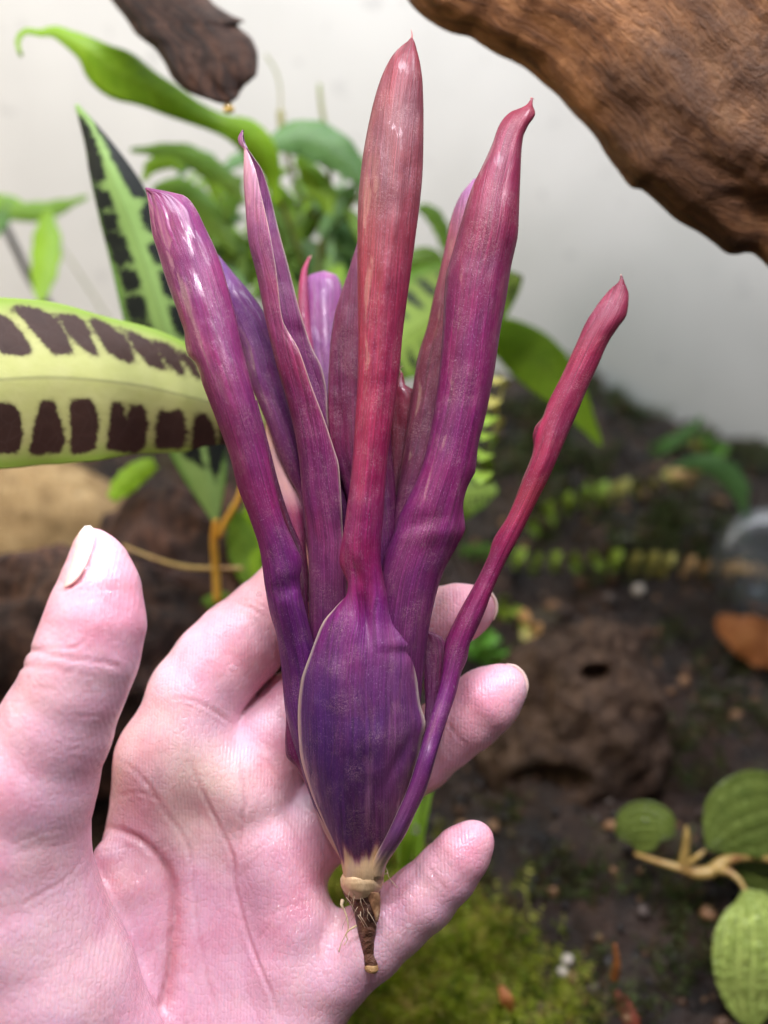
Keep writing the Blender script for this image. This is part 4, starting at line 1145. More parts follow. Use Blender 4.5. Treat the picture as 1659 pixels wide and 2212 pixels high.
M['blotY'] = mat_blotched('yellow_green_blotched_leaf', srgb(206, 208, 144), srgb(186, 192, 112), srgb(52, 36, 30), srgb(78, 54, 44), .035, edge=srgb(146, 176, 70))
M['blotG'] = mat_blotched('green_blotched_leaf', srgb(158, 192, 112), srgb(136, 172, 92), srgb(20, 26, 22), srgb(40, 46, 42), .05, edge=srgb(104, 148, 66), grow=-.03)
striped = thing('blotched_leaf_plant', 'plant with broad yellow-green leaves blotched dark brown, rooted behind the log', 'plant', Q(467, 1290, 9))
ribbon('leaf', [(-260, 850, 1.0, 165), (-120, 830, 1.2, 185), (0, 820, 1.5, 177), (100, 815, 1.8, 164), (200, 820, 2.2, 140), (300, 832, 2.7, 126), (400, 855, 3.2, 104), (465, 872, 3.6, 84), (540, 900, 4.0, 50), (610, 935, 4.4, 6)], M['blotY'], striped,
       fold=.3, wave=.04, n=260, m=121, hw2=[185, 195, 192, 192, 187, 173, 145, 118, 70, 8], mask=blot(BL))
ribbon('leaf', [(165, 226, 5.5, 3), (205, 300, 5.5, 24), (232, 360, 5.5, 42), (262, 430, 5.6, 56), (292, 510, 5.8, 66), (322, 600, 6.0, 74), (352, 700, 6.3, 80), (385, 810, 6.8, 82), (415, 920, 7.4, 70), (445, 1030, 8.0, 45), (467, 1130, 8.6, 5)][::-1], M['blotG'], striped,
       fold=.35, wave=.03, n=260, m=91, mask=blot(BU))
tube('stem', [(466, 1120, 8.6, .09), (462, 1170, 8.8, .11), (466, 1230, 9, .12), (470, 1300, 9, .13)], M['ochre'], striped, 24, 10, .1)
tube('stem', [(530, 1030, 8.4, .07), (512, 1085, 8.5, .09), (488, 1125, 8.7, .1), (470, 1160, 8.8, .1)], M['ochre'], striped, 24, 10, .1)
ribbon('leaf', [(500, 1090, 9.5, 4), (515, 1140, 9.8, 26), (530, 1200, 10, 34), (545, 1260, 10, 20), (552, 1300, 10, 3)], M['green2'], striped, wave=.1)
ribbon('leaf', [(560, 1040, 9.5, 4), (548, 1100, 9.8, 20), (540, 1170, 10, 28), (548, 1240, 10, 18), (552, 1290, 10, 3)], M['green'], striped, wave=.1)
ribbon('leaf', [(335, 1000, 10, 14), (300, 1020, 10, 24), (265, 1050, 10, 24), (240, 1078, 10, 10)], M['green'], striped, wave=.1)
ribbon('leaf', [(425, 1330, 10, 5), (450, 1305, 10, 16), (480, 1290, 10, 12), (500, 1290, 10, 3)], M['green2'], striped)
M['blotR'] = mat_blotched('pale_striped_leaf', srgb(160, 190, 92), srgb(136, 172, 70), srgb(30, 44, 34), srgb(46, 60, 50), .05, edge=srgb(110, 160, 50))


def bars(u, v, t, s):
    x = (s * 11 + np.abs(t) * .9) % 1.0
    return np.maximum(np.abs(x - .5) - .24, np.maximum(.24 - np.abs(t), np.abs(t) - .86)) * .6


back_plant = thing('striped_leaf_plant', 'pale green plant with dark barred leaves half hidden behind the bromeliad', 'plant', Q(1000, 1060, 14))
ribbon('leaf', [(780, 830, 10, 20), (860, 740, 10, 95), (950, 680, 10, 110), (1040, 640, 10, 80), (1100, 612, 10, 35), (1128, 598, 10, 4)], M['blotR'], back_plant, n=120, m=61, mask=bars, wave=.03)
ribbon('leaf', [(850, 600, 11, 5), (890, 565, 11, 22), (930, 560, 11, 24), (960, 575, 11, 5)], M['green2'], back_plant)
ribbon('leaf', [(930, 1130, 13, 30), (990, 1075, 12, 48), (1040, 1060, 12, 34), (1075, 1060, 12, 5)], M['blotR'], back_plant, n=90, m=41, mask=bars)
tube('stem', [(780, 840, 10, .1), (830, 950, 12, .12), (930, 1080, 13, .14), (1000, 1150, 14, .15)], M['stem'], back_plant)

# ------------------------------------------------------------------ climbing vine behind the bromeliad
vine = thing('climbing_vine', 'bright green vine with long arching leaves in front of the pale wall', 'plant', Q(650, 900, 14))
for mt, wv, path in (
    ('green', .12, [(46, 122, 8, 2), (38, 90, 8, 5), (54, 68, 8, 8), (88, 72, 8, 9), (116, 68, 8, 12), (150, 84, 8, 17), (190, 108, 8, 30), (222, 138, 8.2, 48), (262, 164, 8.5, 52), (310, 188, 8.8, 42), (362, 214, 9, 36), (420, 244, 9.3, 24), (480, 270, 9.6, 24), (530, 290, 10, 34), (572, 336, 10.4, 30), (590, 390, 10.8, 18), (600, 450, 11, 5)]),
    ('green3', .1, [(570, 330, 11, 6), (610, 305, 11, 28), (660, 300, 11, 42), (715, 322, 11, 42), (760, 360, 11, 30), (790, 405, 11, 6)]),
    ('green2', .1, [(282, 324, 11, 3), (335, 326, 11, 14), (395, 332, 11, 22), (450, 362, 11, 24), (500, 398, 11, 18), (530, 440, 11, 4)]),
    ('green', .1, [(310, 390, 11, 4), (330, 358, 11, 16), (365, 350, 11, 16), (400, 368, 11, 4)]),
    ('green2', .1, [(330, 410, 12, 4), (370, 405, 12, 16), (410, 425, 12, 22), (460, 480, 12, 24), (510, 545, 12, 5)]),
    ('green', .1, [(640, 340, 12, 5), (675, 385, 12, 20), (705, 425, 12, 18), (720, 470, 12, 4)]),
    ('green2', .1, [(520, 380, 12, 5), (500, 440, 12, 14), (490, 480, 12, 4)]),
    ('green3', .1, [(770, 395, 12, 4), (748, 430, 12, 14), (715, 470, 12, 12), (690, 510, 12, 3)]),
    ('green3', .1, [(690, 480, 13, 6), (730, 500, 13, 30), (775, 520, 13, 34), (820, 560, 13, 6)]),
    ('green2', .1, [(560, 430, 13, 5), (590, 470, 13, 24), (620, 520, 13, 30), (640, 590, 13, 5)]),
    ('green2', .1, [(700, 420, 13, 5), (660, 470, 13, 28), (620, 500, 13, 28), (570, 530, 13, 5)]),
    ('green3', .1, [(640, 520, 13, 5), (680, 560, 13, 30), (720, 610, 13, 30), (750, 680, 13, 5)]),
    ('green2', .1, [(430, 470, 13, 5), (470, 520, 13, 22), (500, 560, 13, 24), (540, 620, 13, 5)]),
    ('green', .1, [(600, 400, 13, 5), (615, 440, 13, 18), (635, 490, 13, 14), (650, 540, 13, 3)]),
    ('green3', .1, [(560, 560, 13.5, 5), (600, 590, 13.5, 24), (650, 640, 13.5, 26), (700, 720, 13.5, 5)]),
    ('green2', .1, [(900, 448, 12, 4), (930, 460, 12, 12), (955, 500, 12, 12), (970, 570, 12, 3)]),
    ('green3', .1, [(760, 480, 13.5, 5), (735, 540, 13.5, 26), (720, 600, 13.5, 24), (690, 660, 13.5, 5)]),
    ('green2', .1, [(540, 500, 14, 5), (560, 560, 14, 24), (590, 640, 14, 24), (600, 700, 14, 5)])):
    if path[0][2] >= 12:
        path = [(a, b, c, w * 1.35) for a, b, c, w in path]
    ribbon('leaf', path, M[mt], vine, fold=.3, wave=wv, n=50, m=13)
for q in range(70):
    u0, v0 = RNG.uniform(440, 790), RNG.uniform(330, 640)
    an = RNG.uniform(.2, 2.9); ln = RNG.uniform(60, 130); dd = RNG.uniform(12, 15.5); w = RNG.uniform(6, 18)
    dx, dy = math.cos(an), math.sin(an)
    ribbon('leaf', [(u0, v0, dd, 3), (u0 + dx * ln * .35, v0 + dy * ln * .25 - 10, dd, w), (u0 + dx * ln * .7, v0 + dy * ln * .6 - 8, dd - .2, w * .9), (u0 + dx * ln, v0 + dy * ln + 8, dd - .4, 2)],
           M[('green', 'green2', 'green2', 'green3')[q % 4]], vine, fold=.3, wave=.12, n=26, m=9)
for path in ([(690, 182, 12, .06), (694, 230, 12, .07), (704, 290, 12, .08), (712, 370, 12, .08), (708, 450, 12.5, .1), (690, 560, 13, .1), (650, 900, 14, .12)],
             [(606, 240, 12, .12), (608, 270, 12, .12), (612, 300, 12, .1), (640, 400, 12.5, .08), (690, 480, 13, .08)],
             [(575, 118, 12, .03), (598, 160, 12, .035), (606, 200, 12, .03), (606, 240, 12, .03)],
             [(590, 380, 11, .06), (620, 470, 12, .07), (660, 580, 13, .08)], [(790, 405, 11, .04), (740, 470, 12.5, .05), (700, 520, 13, .05)]):
    tube('stem', path, M['stem'], vine, 30, 8, .15)

side_plant = thing('drooping_plant', 'small green plant with drooping narrow leaf beside the black wire', 'plant', Q(20, 470, 14))
ribbon('leaf', [(-60, 440, 14, 6), (0, 440, 14, 22), (50, 458, 14, 22), (110, 452, 14, 18), (160, 436, 14, 9), (190, 424, 14, 2)], M['green2'], side_plant, wave=.12)
ribbon('leaf', [(104, 455, 14, 6), (102, 500, 13.8, 27), (100, 550, 13.6, 32), (92, 610, 13.4, 24), (86, 660, 13.2, 3)], M['green'], side_plant, wave=.1)
ribbon('leaf', [(20, 430, 14, 5), (10, 460, 14, 18), (-10, 500, 14, 12), (-30, 530, 14, 3)], M['green3'], side_plant)
wire = tube('black_wire', [(-60, 330, 16, .14), (0, 465, 16, .14), (38, 545, 16, .14), (80, 625, 16, .14), (190, 760, 16, .14), (300, 900, 16, .14)], M['twig'], None, 40, 10)
tag(wire, 'thin black wire running diagonally down the pale wall', 'wire')
hair = tube('pale_tendril', [(130, 530, 17, .03), (170, 590, 17, .03), (215, 660, 17, .03), (280, 760, 17, .03)], M['stem'], None, 30, 6)
tag(hair, 'thin pale tendril trailing behind the upright blotched leaf', 'tendril')
rt = ribbon('leaf', [(1020, 715, 12, 10), (1090, 730, 12, 45), (1165, 785, 12, 58), (1225, 850, 12, 40), (1275, 925, 12, 16), (1300, 965, 12, 2)], M['green'],
            thing('broad_leaf_plant', 'glossy bright green leaf leaning over the soil behind the thin splayed bromeliad leaf', 'plant', Q(1020, 900, 13)), wave=.06, fold=.2)
tube('stem', [(1020, 715, 12, .06), (1000, 800, 12.5, .07), (1020, 900, 13, .08)], M['stem'], rt.parent)

# ------------------------------------------------------------------ creeping plants on the soil
def leaf_mesh(name, w, col):
    n, m = 7, 5
    s = np.linspace(0, 1, n)[:, None]; t = np.linspace(-1, 1, m)[None, :]
    half = w * np.sin(np.pi * np.clip(s, .02, .98)) ** .8
    P = np.stack([t * half, s * np.ones_like(t), .18 * np.abs(t) ** 2 * half + .18 * np.sin(s * 3) * np.ones_like(t)], -1).reshape(-1, 3)
    me = bpy.data.meshes.new(name); me.from_pydata(P.tolist(), [], gridfaces(n, m).tolist())
    me.polygons.foreach_set('use_smooth', np.ones(len(me.polygons), bool))
    at = me.attributes.new('col', 'FLOAT_COLOR', 'POINT')
    at.data.foreach_set('color', np.tile(np.array(tuple(col) + (1,), np.float32), len(P)))
    me.materials.append(M['creeper'])
    return me


CL = {k: leaf_mesh('creeper_leaf_' + k, .34, c) for k, c in (('green', srgb(140, 172, 56)), ('lime', srgb(130, 162, 52)), ('olive', srgb(160, 156, 76)), ('tan', srgb(206, 166, 112)), ('fern', srgb(84, 140, 44)))}
from mathutils import Matrix, Vector


def creeper(label, path, size, kinds, step=.22, lift=.25, spread=1.1, depth=None):
    """a stem on the soil with leaves in two ranks; kinds run from its first to its last colour"""
    pu = spline(np.c_[np.array(path, float), np.zeros(len(path))], 120)[:, :2]
    dd = np.array([ground_hit(a, b) for a, b in pu[::10]]) if depth is None else np.interp(np.linspace(0, 1, 12), np.linspace(0, 1, len(depth)), depth)
    dd = np.interp(np.arange(120), np.arange(0, 120, 10), dd) - lift
    dd = np.convolve(np.pad(dd, 8, mode='edge'), np.ones(17) / 17, 'valid')
    C = Q(pu[:, 0], pu[:, 1], dd)
    root = thing('creeping_plant', label, 'plant', C[0])
    tube_w('stem', C, np.full(120, .00025), M['stem'], root, 6)
    L = np.r_[0, np.cumsum(np.linalg.norm(np.diff(C, axis=0), axis=1))] * 100
    T = np.gradient(C, axis=0)
    k = 0
    for s in np.arange(step * .5, L[-1], step):
        i = int(np.searchsorted(L, s)); t = Vector(T[i]).normalized()
        for sgn in (-1, 1):
            side = Vector((0, -.35, 1)).normalized() * sgn * spread
            side = side - t * side.dot(t)
            dr = (side.normalized() + t * .45 + Vector(RNG.normal(0, .12, 3))).normalized()
            face = Vector((RNG.normal(0, .25), -.8, .6 + RNG.normal(0, .2)))
            x = dr.cross(face).normalized(); z = x.cross(dr)
            sz = size * .01 * (.8 + .4 * RNG.random())
            f = s / L[-1]
            kd = kinds[min(len(kinds) - 1, int(f * len(kinds) + RNG.normal(0, .35) if len(kinds) > 1 else 0))] if f > 0 else kinds[0]
            ob = bpy.data.objects.new('leaf', CL[kd]); scene.collection.objects.link(ob); ob.parent = root
            mt = Matrix.Identity(4)
            for r in range(3):
                mt[r][0], mt[r][1], mt[r][2] = x[r] * sz, dr[r] * sz, z[r] * sz
                mt[r][3] = C[i][r] - root.location[r]
            ob.matrix_local = mt
            k += 1


creeper('creeping stem with green to tan leaf pairs crossing the soil towards the glass ball', [(1085, 1212), (1180, 1216), (1290, 1212), (1400, 1218), (1500, 1228), (1590, 1238), (1680, 1242)], .62, ['lime', 'green', 'olive', 'tan', 'tan', 'tan'], .74, .9)
creeper('creeping stem with olive leaf pairs climbing the soil bank', [(1120, 1150), (1190, 1105), (1270, 1075), (1370, 1060), (1470, 1030), (1560, 1000)], .66, ['green', 'lime', 'olive', 'olive', 'tan', 'olive'], .8, .9)
creeper('lime green leaf pairs hanging beside the broad purple leaf', [(1085, 800), (1072, 860), (1058, 920), (1048, 980), (1035, 1050)], .85, ['olive', 'lime', 'lime'], .55, 0, 1.3, depth=[9, 9, 9, 9])
creeper('short olive creeper ending in a tan tip above the wood lump', [(1070, 1290), (1105, 1320), (1140, 1355), (1172, 1385)], .6, ['green', 'olive', 'tan'], .5, .8)
creeper('bright fern-like frond behind the fingertips', [(1000, 1350), (1040, 1390), (1085, 1450), (1120, 1500), (1150, 1530)], .95, ['fern', 'fern', 'lime'], .42, 1.6)
creeper('green creeper sprig on soil beside the magenta leaf base', [(985, 1195), (1030, 1190), (1075, 1200), (1100, 1180)], .45, ['fern', 'green'], .4, .5)
creeper('pale mossy sprig at the top of the soil bank', [(1400, 985), (1450, 960), (1500, 950), (1560, 990)], .6, ['fern', 'olive', 'fern'], .4, .6)
dk = thing('dark_leaf_plant', 'dark green curved leaf on the soil bank above the glass ball', 'plant', Q(1600, 1110, 18))
ribbon('leaf', [(1450, 1010, 18, 4), (1510, 1000, 18, 18), (1560, 1015, 18, 24), (1595, 1055, 18, 22), (1608, 1110, 18, 4)], M['green3'], dk, wave=.1)
ribbon('leaf', [(1515, 900, 19, 3), (1500, 925, 19, 12), (1465, 950, 19, 14), (1420, 985, 19, 3)], M['green3'], dk, wave=.1)

# blades of grass below the plant
gr = thing('grass_tuft', 'bright green grass blades on the moss behind the bromeliad base', 'grass', Q(880, 1900, 6))
for p in ([(905, 1640, 7, 6), (900, 1720, 6.5, 13), (885, 1800, 6, 16), (872, 1890, 6, 8)], [(935, 1690, 7, 3), (915, 1770, 6.5, 8), (895, 1890, 6, 8)], [(855, 1770, 7, 3), (862, 1830, 6.5, 8), (870, 1895, 6, 6)]):
    ribbon('blade', p, M['green'], gr, wave=.05, n=24, m=7)

# ------------------------------------------------------------------ quilted-leaf plant
z8 = lambda x, y: ((1480 + x / 3.511) / 1.1573, (1930 + y / 3.511) / 1.1573)


def mat_quilt(name, light, dark):
    m = NT(name); ob = m.obj(); k = m.attr('mask').outputs['Fac']
    f = m.noise(ob, 200, 3)
    c = m.mix(m.ramp(k, [(.30, 0.0), (.5, 1.0)]), m.mix(f, light, dark), tuple(min(1, x * 1.5 + .03) for x in light))
    m.set(Base_Color=c, Roughness=.3, Normal=m.bump(m.noise(ob, 500, 3), .2, .0006))
    tr = m.n('ShaderNodeBsdfTranslucent'); m.l(c, tr.inputs['Color'])
    mx = m.n('ShaderNodeMixShader'); mx.inputs[0].default_value = .3
    m.l(m.b.outputs[0], mx.inputs[1]); m.l(tr.outputs[0], mx.inputs[2]); m.l(mx.outputs[0], m.t.nodes['Material Output'].inputs['Surface'])
    return m.m


M['quilt'] = mat_quilt('quilted_leaf', srgb(186, 202, 110), srgb(146, 172, 76))
M['quilt2'] = mat_quilt('dark_quilted_leaf', srgb(122, 140, 62), srgb(80, 100, 40))
gd = ground_hit(1500, 1900) - 1.2
quilt = thing('quilted_leaf_plant', 'creeping plant with quilted net-veined lime leaves and a yellow stem on dark soil', 'plant', Q(1480, 1860, gd))
ribbon('leaf', [z8(1345, 1040) + (gd - .6, 6), z8(1390, 1160) + (gd - .8, 52), z8(1415, 1340) + (gd - 1, 80), z8(1420, 1560) + (gd - 1.1, 90), z8(1410, 1780) + (gd - 1.1, 84), z8(1400, 1960) + (gd - 1, 66), z8(1410, 2120) + (gd - .9, 40), z8(1440, 2260) + (gd - .8, 4)], M['quilt'], quilt, fold=.12, n=170, m=81, quilt=.08)
ribbon('leaf', [z8(1010, 665) + (gd, 5), z8(1130, 560) + (gd, 60), z8(1290, 440) + (gd, 92), z8(1500, 360) + (gd + .2, 96), z8(1700, 330) + (gd + .4, 60), z8(1830, 330) + (gd + .5, 4)], M['quilt2'], quilt, fold=.12, n=130, m=61, quilt=.05)
ribbon('leaf', [z8(710, 560) + (gd + .5, 5), z8(620, 500) + (gd + .5, 42), z8(480, 480) + (gd + .6, 56), z8(330, 500) + (gd + .7, 48), z8(220, 560) + (gd + .8, 5)], M['quilt2'], quilt, fold=.12, n=110, m=51, quilt=.045)
ribbon('leaf', [z8(1250, 800) + (gd + .4, 4), z8(1400, 850) + (gd + .6, 40), z8(1550, 860) + (gd + .8, 50), z8(1750, 840) + (gd + 1, 6)], M['quilt2'], quilt, n=90, m=41, quilt=.1)
for p in ([(380, 720, .6, .07), (520, 770, .3, .08), (650, 810, .1, .1), (790, 850, 0, .12), (900, 885, 0, .17), (1040, 880, 0, .19), (1120, 810, 0, .18), (1250, 755, .1, .15), (1400, 735, .2, .15), (1560, 760, .3, .15), (1800, 800, .5, .15)],
          [(830, 470, -.2, .03), (830, 560, -.2, .09), (820, 680, -.1, .12), (805, 800, 0, .15), (850, 880, 0, .16)], [(990, 690, -.2, .05), (930, 740, -.2, .08), (860, 800, -.1, .1)],
          [(1080, 850, -.1, .15), (1200, 880, -.2, .11), (1290, 950, -.4, .08), (1350, 1050, -.6, .06)]):
    tube('stem', [z8(a, b) + (gd + c, r) for a, b, c, r in p], M['yellow'], quilt, 36, 12, .12)

# ------------------------------------------------------------------ moss, crumbs, pebbles, litter, glass ball
def moss(name, label, count, box, prob, palette, size):
    m = NT(name.replace('_', ' ')); col = m.attr('col').outputs['Color']
    m.set(Base_Color=col, Roughness=.6)
    tr = m.n('ShaderNodeBsdfTranslucent'); m.l(col, tr.inputs['Color'])
    mx = m.n('ShaderNodeMixShader'); mx.inputs[0].default_value = .35
    m.l(m.b.outputs[0], mx.inputs[1]); m.l(tr.outputs[0], mx.inputs[2]); m.l(mx.outputs[0], m.t.nodes['Material Output'].inputs['Surface'])
    cols = np.array([srgb(*c) for c in palette])
    N0 = count * 8
    u = RNG.uniform(box[0], box[1], N0); v = RNG.uniform(box[2], box[3], N0)
    keep = np.nonzero(RNG.random(N0) < prob(u, v))[0][:count]
    u, v = u[keep], v[keep]; k = len(keep)
    dg = np.zeros(k)
    for i in range(k):
        key = (int(u[i] // 40), int(v[i] // 40))
        if key not in GH: GH[key] = ground_hit(key[0] * 40 + 20, key[1] * 40 + 20)
        dg[i] = GH[key]
    p = Q(u, v, dg); X, Y = p[:, 0] * 100, p[:, 1] * 100
    base = np.stack([X, Y, ground_z(X, Y) - .05], -1)
    ln = RNG.uniform(size[0], size[1], k)[:, None]; a = RNG.uniform(0, 6.283, k); tilt = RNG.uniform(.2, 1.0, k)
    ax = np.stack([np.cos(a) * tilt, np.sin(a) * tilt, np.ones(k)], -1); ax /= np.linalg.norm(ax, axis=1)[:, None]
    sd = np.cross(ax, [0.3, 1, .2]); sd /= np.linalg.norm(sd, axis=1)[:, None]; up = np.cross(ax, sd)
    cc = cols[np.minimum(len(cols) - 1, (RNG.random(k) ** 1.3 * len(cols)).astype(int))] * RNG.uniform(.7, 1.2, k)[:, None]
    V = []
    for q in range(6):
        c = base + ax * ln * (.15 + q * .17); w = ln * (.30 - .04 * q)
        for sg in (-1, 1):
            tip = c + (sd * sg * math.cos(q) + up * sg * math.sin(q)) * w + ax * w * .5
            V.append(np.stack([c, c + ax * w * .4, tip], 1))
    V = np.concatenate(V, 0).reshape(-1, 3) * .01; V[:, 2] += CAM_H
    C = np.repeat(np.tile(cc, (12, 1)), 3, axis=0)
    o = build(name, V, np.arange(len(V)).reshape(-1, 3), m.m, None, {'col': C}, smooth=False)
    tag(o, label, 'moss', kind='stuff')


def p_carpet(u, v):
    edge = np.interp(v, [1650, 1800, 1950, 2050, 2130, 2212, 2420], [760, 820, 980, 1110, 1210, 1220, 1260])
    return 1 / (1 + np.exp((u - edge) / 34)) * (.3 + .7 * (vnoise(np.stack([u * .012, v * .012, 0 * u + 3], -1), 1.0, 3) > -.15))


def p_bank(u, v):
    top = np.interp(u, [1050, 1290, 1355, 1480, 1570, 1659], [900, 815, 860, 900, 960, 980])
    return (v > top) * (vnoise(np.stack([u * .011, v * .016, 0 * u + 9], -1), 1.0, 3) > .08) * np.interp(v, [800, 1100, 1300, 2250], [.9, .6, .22, .12])


GH = {}
moss('moss', 'soft yellow-green moss carpet on the soil under the hand', 11000, (560, 1290, 1640, 2420), p_carpet, ((186, 198, 66), (152, 174, 52), (204, 208, 106), (116, 142, 48), (204, 182, 112)), (.4, 1.1))
moss('bank_moss', 'grey-green and brown moss tufts scattered over the soil bank', 6000, (1040, 1720, 800, 2250), p_bank, ((92, 112, 62), (70, 88, 46), (110, 120, 72), (96, 76, 48), (64, 54, 40)), (.3, .9))
ICO_V = []
_g = (1 + 5 ** .5) / 2
ICO_V = np.array([(-1, _g, 0), (1, _g, 0), (-1, -_g, 0), (1, -_g, 0), (0, -1, _g), (0, 1, _g), (0, -1, -_g), (0, 1, -_g), (_g, 0, -1), (_g, 0, 1), (-_g, 0, -1), (-_g, 0, 1)]) / math.hypot(1, _g)
ICO_F = np.array([(0, 11, 5), (0, 5, 1), (0, 1, 7), (0, 7, 10), (0, 10, 11), (1, 5, 9), (5, 11, 4), (11, 10, 2), (10, 7, 6), (7, 1, 8), (3, 9, 4), (3, 4, 2), (3, 2, 6), (3, 6, 8), (3, 8, 9), (4, 9, 5), (2, 4, 11), (6, 2, 10), (8, 6, 7), (9, 8, 1)])


def crumbs(n, x0, x1, y0, y1):
    m = NT('soil_crumbs'); col = m.attr('col').outputs['Color']; ob = m.obj()
    c = m.mix(1.0, col, m.ramp(m.noise(ob, 300, 4), [(.3, .6), (.7, 1.4)]), 'MULTIPLY')
    m.set(Base_Color=c, Roughness=.55, Normal=m.bump(m.noise(ob, 600, 4), .7, .001))
    X = RNG.uniform(x0, x1, n); Y = RNG.uniform(y0, y1, n); Z = ground_z(X, Y)
    r = .03 + .26 * RNG.random(n) ** 5
    cols = np.array([srgb(26, 20, 17), srgb(52, 38, 30), srgb(84, 60, 42), srgb(74, 64, 58), srgb(132, 100, 70)])
    V = np.zeros((n, 12, 3)); C = np.zeros((n, 12, 3))
    for i in range(n):
        s = r[i] * RNG.uniform(.6, 1.3, 3)
        q = ICO_V * (1 + RNG.normal(0, .16, (12, 1)))
        a = RNG.uniform(0, 6.28); q = np.stack([q[:, 0] * math.cos(a) - q[:, 1] * math.sin(a), q[:, 0] * math.sin(a) + q[:, 1] * math.cos(a), q[:, 2]], -1)
        V[i] = q * s + [X[i], Y[i], Z[i] + r[i] * .3]
        C[i] = cols[min(4, int(RNG.random() ** 1.4 * 5))]
    F = (ICO_F[None] + np.arange(n)[:, None, None] * 12).reshape(-1, 3)
    V = V.reshape(-1, 3) * .01; V[:, 2] += CAM_H
    o = build('soil_crumbs', V, F, m.m, None, {'col': C.reshape(-1, 3)})
    tag(o, 'loose dark soil crumbs and bark bits over the ground', 'soil', kind='stuff')


crumbs(16000, -20, 24, 16, 49.5)
M['perlite'] = mat_plain('perlite', srgb(190, 180, 165), srgb(225, 218, 205), 200, .7, .4)


def pebble(u, v, r, label, mat, name='pebble', cat='pebble', lift=.15):
    d = ground_hit(u, v) - lift
    n, k = 14, 18
    ph = np.linspace(-np.pi / 2, np.pi / 2, n)[:, None]; th = np.linspace(0, 2 * np.pi, k, endpoint=False)[None, :]
    S = np.stack([np.cos(ph) * np.cos(th), np.cos(ph) * np.sin(th), np.sin(ph) * np.ones_like(th)], -1)
    P = Q(u, v, d) + S * (1 + .2 * vnoise(S * 2 + u, 1.0, 2))[..., None] * r * .01
    tag(build(name, P, gridfaces(n, k, True)[:, ::-1], mat), label, cat)


pebble(1350, 1170, .27, 'round cream pebble above the tan creeping stem', M['perlite'])
pebble(1378, 1275, .22, 'small grey-cream pebble below the tan creeping stem', M['perlite'])
pebble(1225, 2075, .2, 'tiny white pebble at the edge of the moss', M['perlite'])
pebble(1215, 2100, .17, 'tiny pinkish white grain on the moss edge', M['perlite'])
M['dead'] = mat_plain('dead_leaf', srgb(120, 66, 28), srgb(168, 104, 52), 120, .6, .5, .002, third=srgb(196, 140, 84))
M['rust'] = mat_plain('rusty_litter', srgb(110, 44, 34), srgb(140, 74, 50), 120, .6, .4)
g2 = ground_hit(1620, 1400)
o = ribbon('dead_leaf', [(1550, 1335, g2 - .8, 12), (1585, 1360, g2 - .9, 34), (1640, 1385, g2 - 1, 52), (1700, 1410, g2 - 1, 40), (1760, 1430, g2 - .8, 6)], M['dead'], None, wave=.15, n=60, m=25)
tag(o, 'curled orange-brown dead leaf on the soil below the glass ball', 'leaf')
g3 = ground_hit(1330, 2120)
o = tube('twig', [(1328, 2040, g3 - 1.0, .05), (1332, 2080, g3 - .8, .1), (1326, 2115, g3 - .5, .12)], M['dead'], None, 16, 8, .2)
tag(o, 'short orange-brown twig standing in the soil by the moss', 'twig')
o = ribbon('dead_leaf', [(1330, 2140, g3 - .4, 6), (1345, 2170, g3 - .5, 18), (1360, 2210, g3 - .6, 22), (1375, 2260, g3 - .6, 5)], M['rust'], None, wave=.1)
tag(o, 'reddish dead leaf scrap on the soil at the edge of the moss', 'leaf')
o = ribbon('dead_leaf', [(1080, 2130, g3 - .6, 5), (1095, 2160, g3 - .8, 14), (1105, 2185, g3 - .6, 4)], M['dead'], None)
tag(o, 'small orange dead leaf caught in the moss', 'leaf')
o = tube('twig', [(265, 1178, 9.4, .035), (330, 1205, 9.4, .05), (400, 1225, 9.2, .07), (470, 1228, 9, .07), (525, 1228, 9, .08)], M['yellow'], None, 24, 8, .15)
tag(o, 'thin pale twig lying across the brown log behind the thumb', 'twig')


def glass_ball():
    m = NT('misted_glass')
    ob = m.obj()
    gl = m.n('ShaderNodeBsdfGlossy', Roughness=.12); gl.inputs['Color'].default_value = (.9, .94, 1, 1)
    tp = m.n('ShaderNodeBsdfTransparent'); df = m.n('ShaderNodeBsdfDiffuse'); df.inputs['Color'].default_value = (.22, .25, .3, 1)
    a = m.n('ShaderNodeMixShader'); m.l(m.ramp(m.noise(ob, 60, 3), [(.3, .12), (.7, .3)]), a.inputs[0]); m.l(tp.outputs[0], a.inputs[1]); m.l(df.outputs[0], a.inputs[2])
    lw = m.n('ShaderNodeLayerWeight', Blend=.25)
    b = m.n('ShaderNodeMixShader'); m.l(m.math('MULTIPLY', lw.outputs['Fresnel'], .35), b.inputs[0]); m.l(a.outputs[0], b.inputs[1]); m.l(gl.outputs[0], b.inputs[2])
    m.l(b.outputs[0], m.t.nodes['Material Output'].inputs['Surface'])
    n, k = 48, 64
    ph = np.linspace(-np.pi / 2, np.pi / 2, n)[:, None]; th = np.linspace(0, 2 * np.pi, k, endpoint=False)[None, :]
    S = np.stack([np.cos(ph) * np.cos(th), np.cos(ph) * np.sin(th), np.sin(ph) * np.ones_like(th)], -1)
    d = ground_hit(1658, 1330) - 1.2
    r = 122 / UCM * (FD + d) / FD
    tag(build('glass_ball', Q(1658, 1218, d) + S * r * .01, gridfaces(n, k, True)[:, ::-1], m.m), 'clear misted glass ball resting on the soil', 'glass ball')


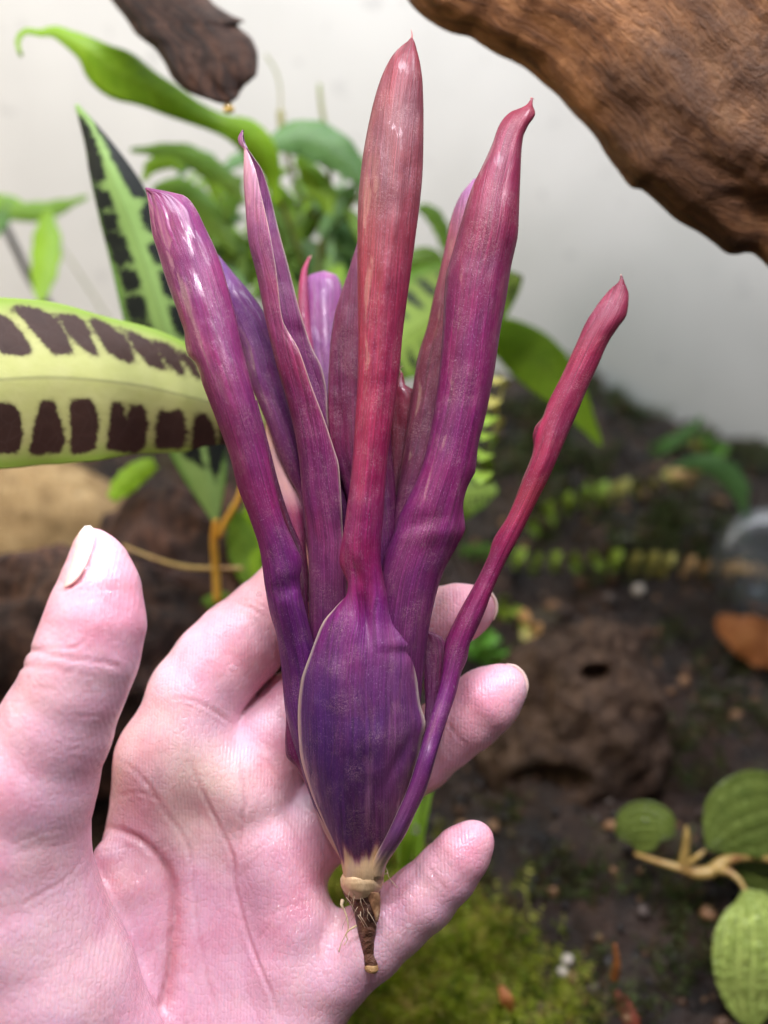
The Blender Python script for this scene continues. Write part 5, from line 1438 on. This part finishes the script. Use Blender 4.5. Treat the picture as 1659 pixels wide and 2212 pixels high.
glass_ball()
m = NT('amber_drop'); m.set(Base_Color=srgb(240, 205, 110), Roughness=.08); m.b.inputs['Transmission Weight'].default_value = .5
p = Q(494, 232, 6.0)
n, k = 14, 18
ph = np.linspace(-np.pi / 2, np.pi / 2, n)[:, None]; th = np.linspace(0, 2 * np.pi, k, endpoint=False)[None, :]
S = np.stack([np.cos(ph) * np.cos(th) * (1 - .35 * np.sin(ph)), np.cos(ph) * np.sin(th) * (1 - .35 * np.sin(ph)), np.sin(ph) * np.ones_like(th)], -1)
tag(build('water_drop', p + S * .0016, gridfaces(n, k, True)[:, ::-1], m.m), 'amber water drop hanging from the dark bark tip', 'drop')

m = NT('clear_water'); m.set(Base_Color=(.9, .85, .95), Roughness=.04, IOR=1.33, Alpha=.16)
for u_, v_, d_, rx, rz, txt in ((984, 1437, -.28, .07, .13, 'long clear water drop below the joint of the thin splayed leaf'), (978, 1483, -.38, .05, .08, 'small clear water drop on the thin splayed leaf sheath'),
                                (898, 1790, 5.5, .12, .2, 'pale water drop on the grass blades')):
    P = Q(u_, v_, d_) + S * np.array([rx, .05, rz]) * .01
    tag(build('water_drop', P, gridfaces(n, k, True)[:, ::-1], m.m), txt, 'drop')

for u_, v_, r_, txt, grp in ((996, 1851, .10, 'clear water drop added for a glint on the pad of the little finger', None), (882, 1998, .07, 'small clear water drop added for a glint in the little finger crease', None),  # small drops added to put glints on the wet skin
                             (503, 1442, .09, 'clear water drop added for a glint on the middle of the index finger', None), (560, 1283, .08, 'clear water drop added for a glint on the index finger beside the purple leaf', None),
                             (158, 1388, .07, 'clear water drop added for a glint on the thumb joint crease', None), (250, 1895, .06, 'clear water drop added for a glint on the pink skin fold by the thumb root', None)):
    near = (np.abs(HAND['u'] - u_) < 9) & (np.abs(HAND['v'] - v_) < 9)
    if not near.any(): continue
    P = Q(u_, v_, HAND['d'][near].min() + .02) + S * np.array([r_, .05, r_ * .8]) * .01
    tag(build('water_drop', P, gridfaces(n, k, True)[:, ::-1], m.m), txt, 'drop', grp)
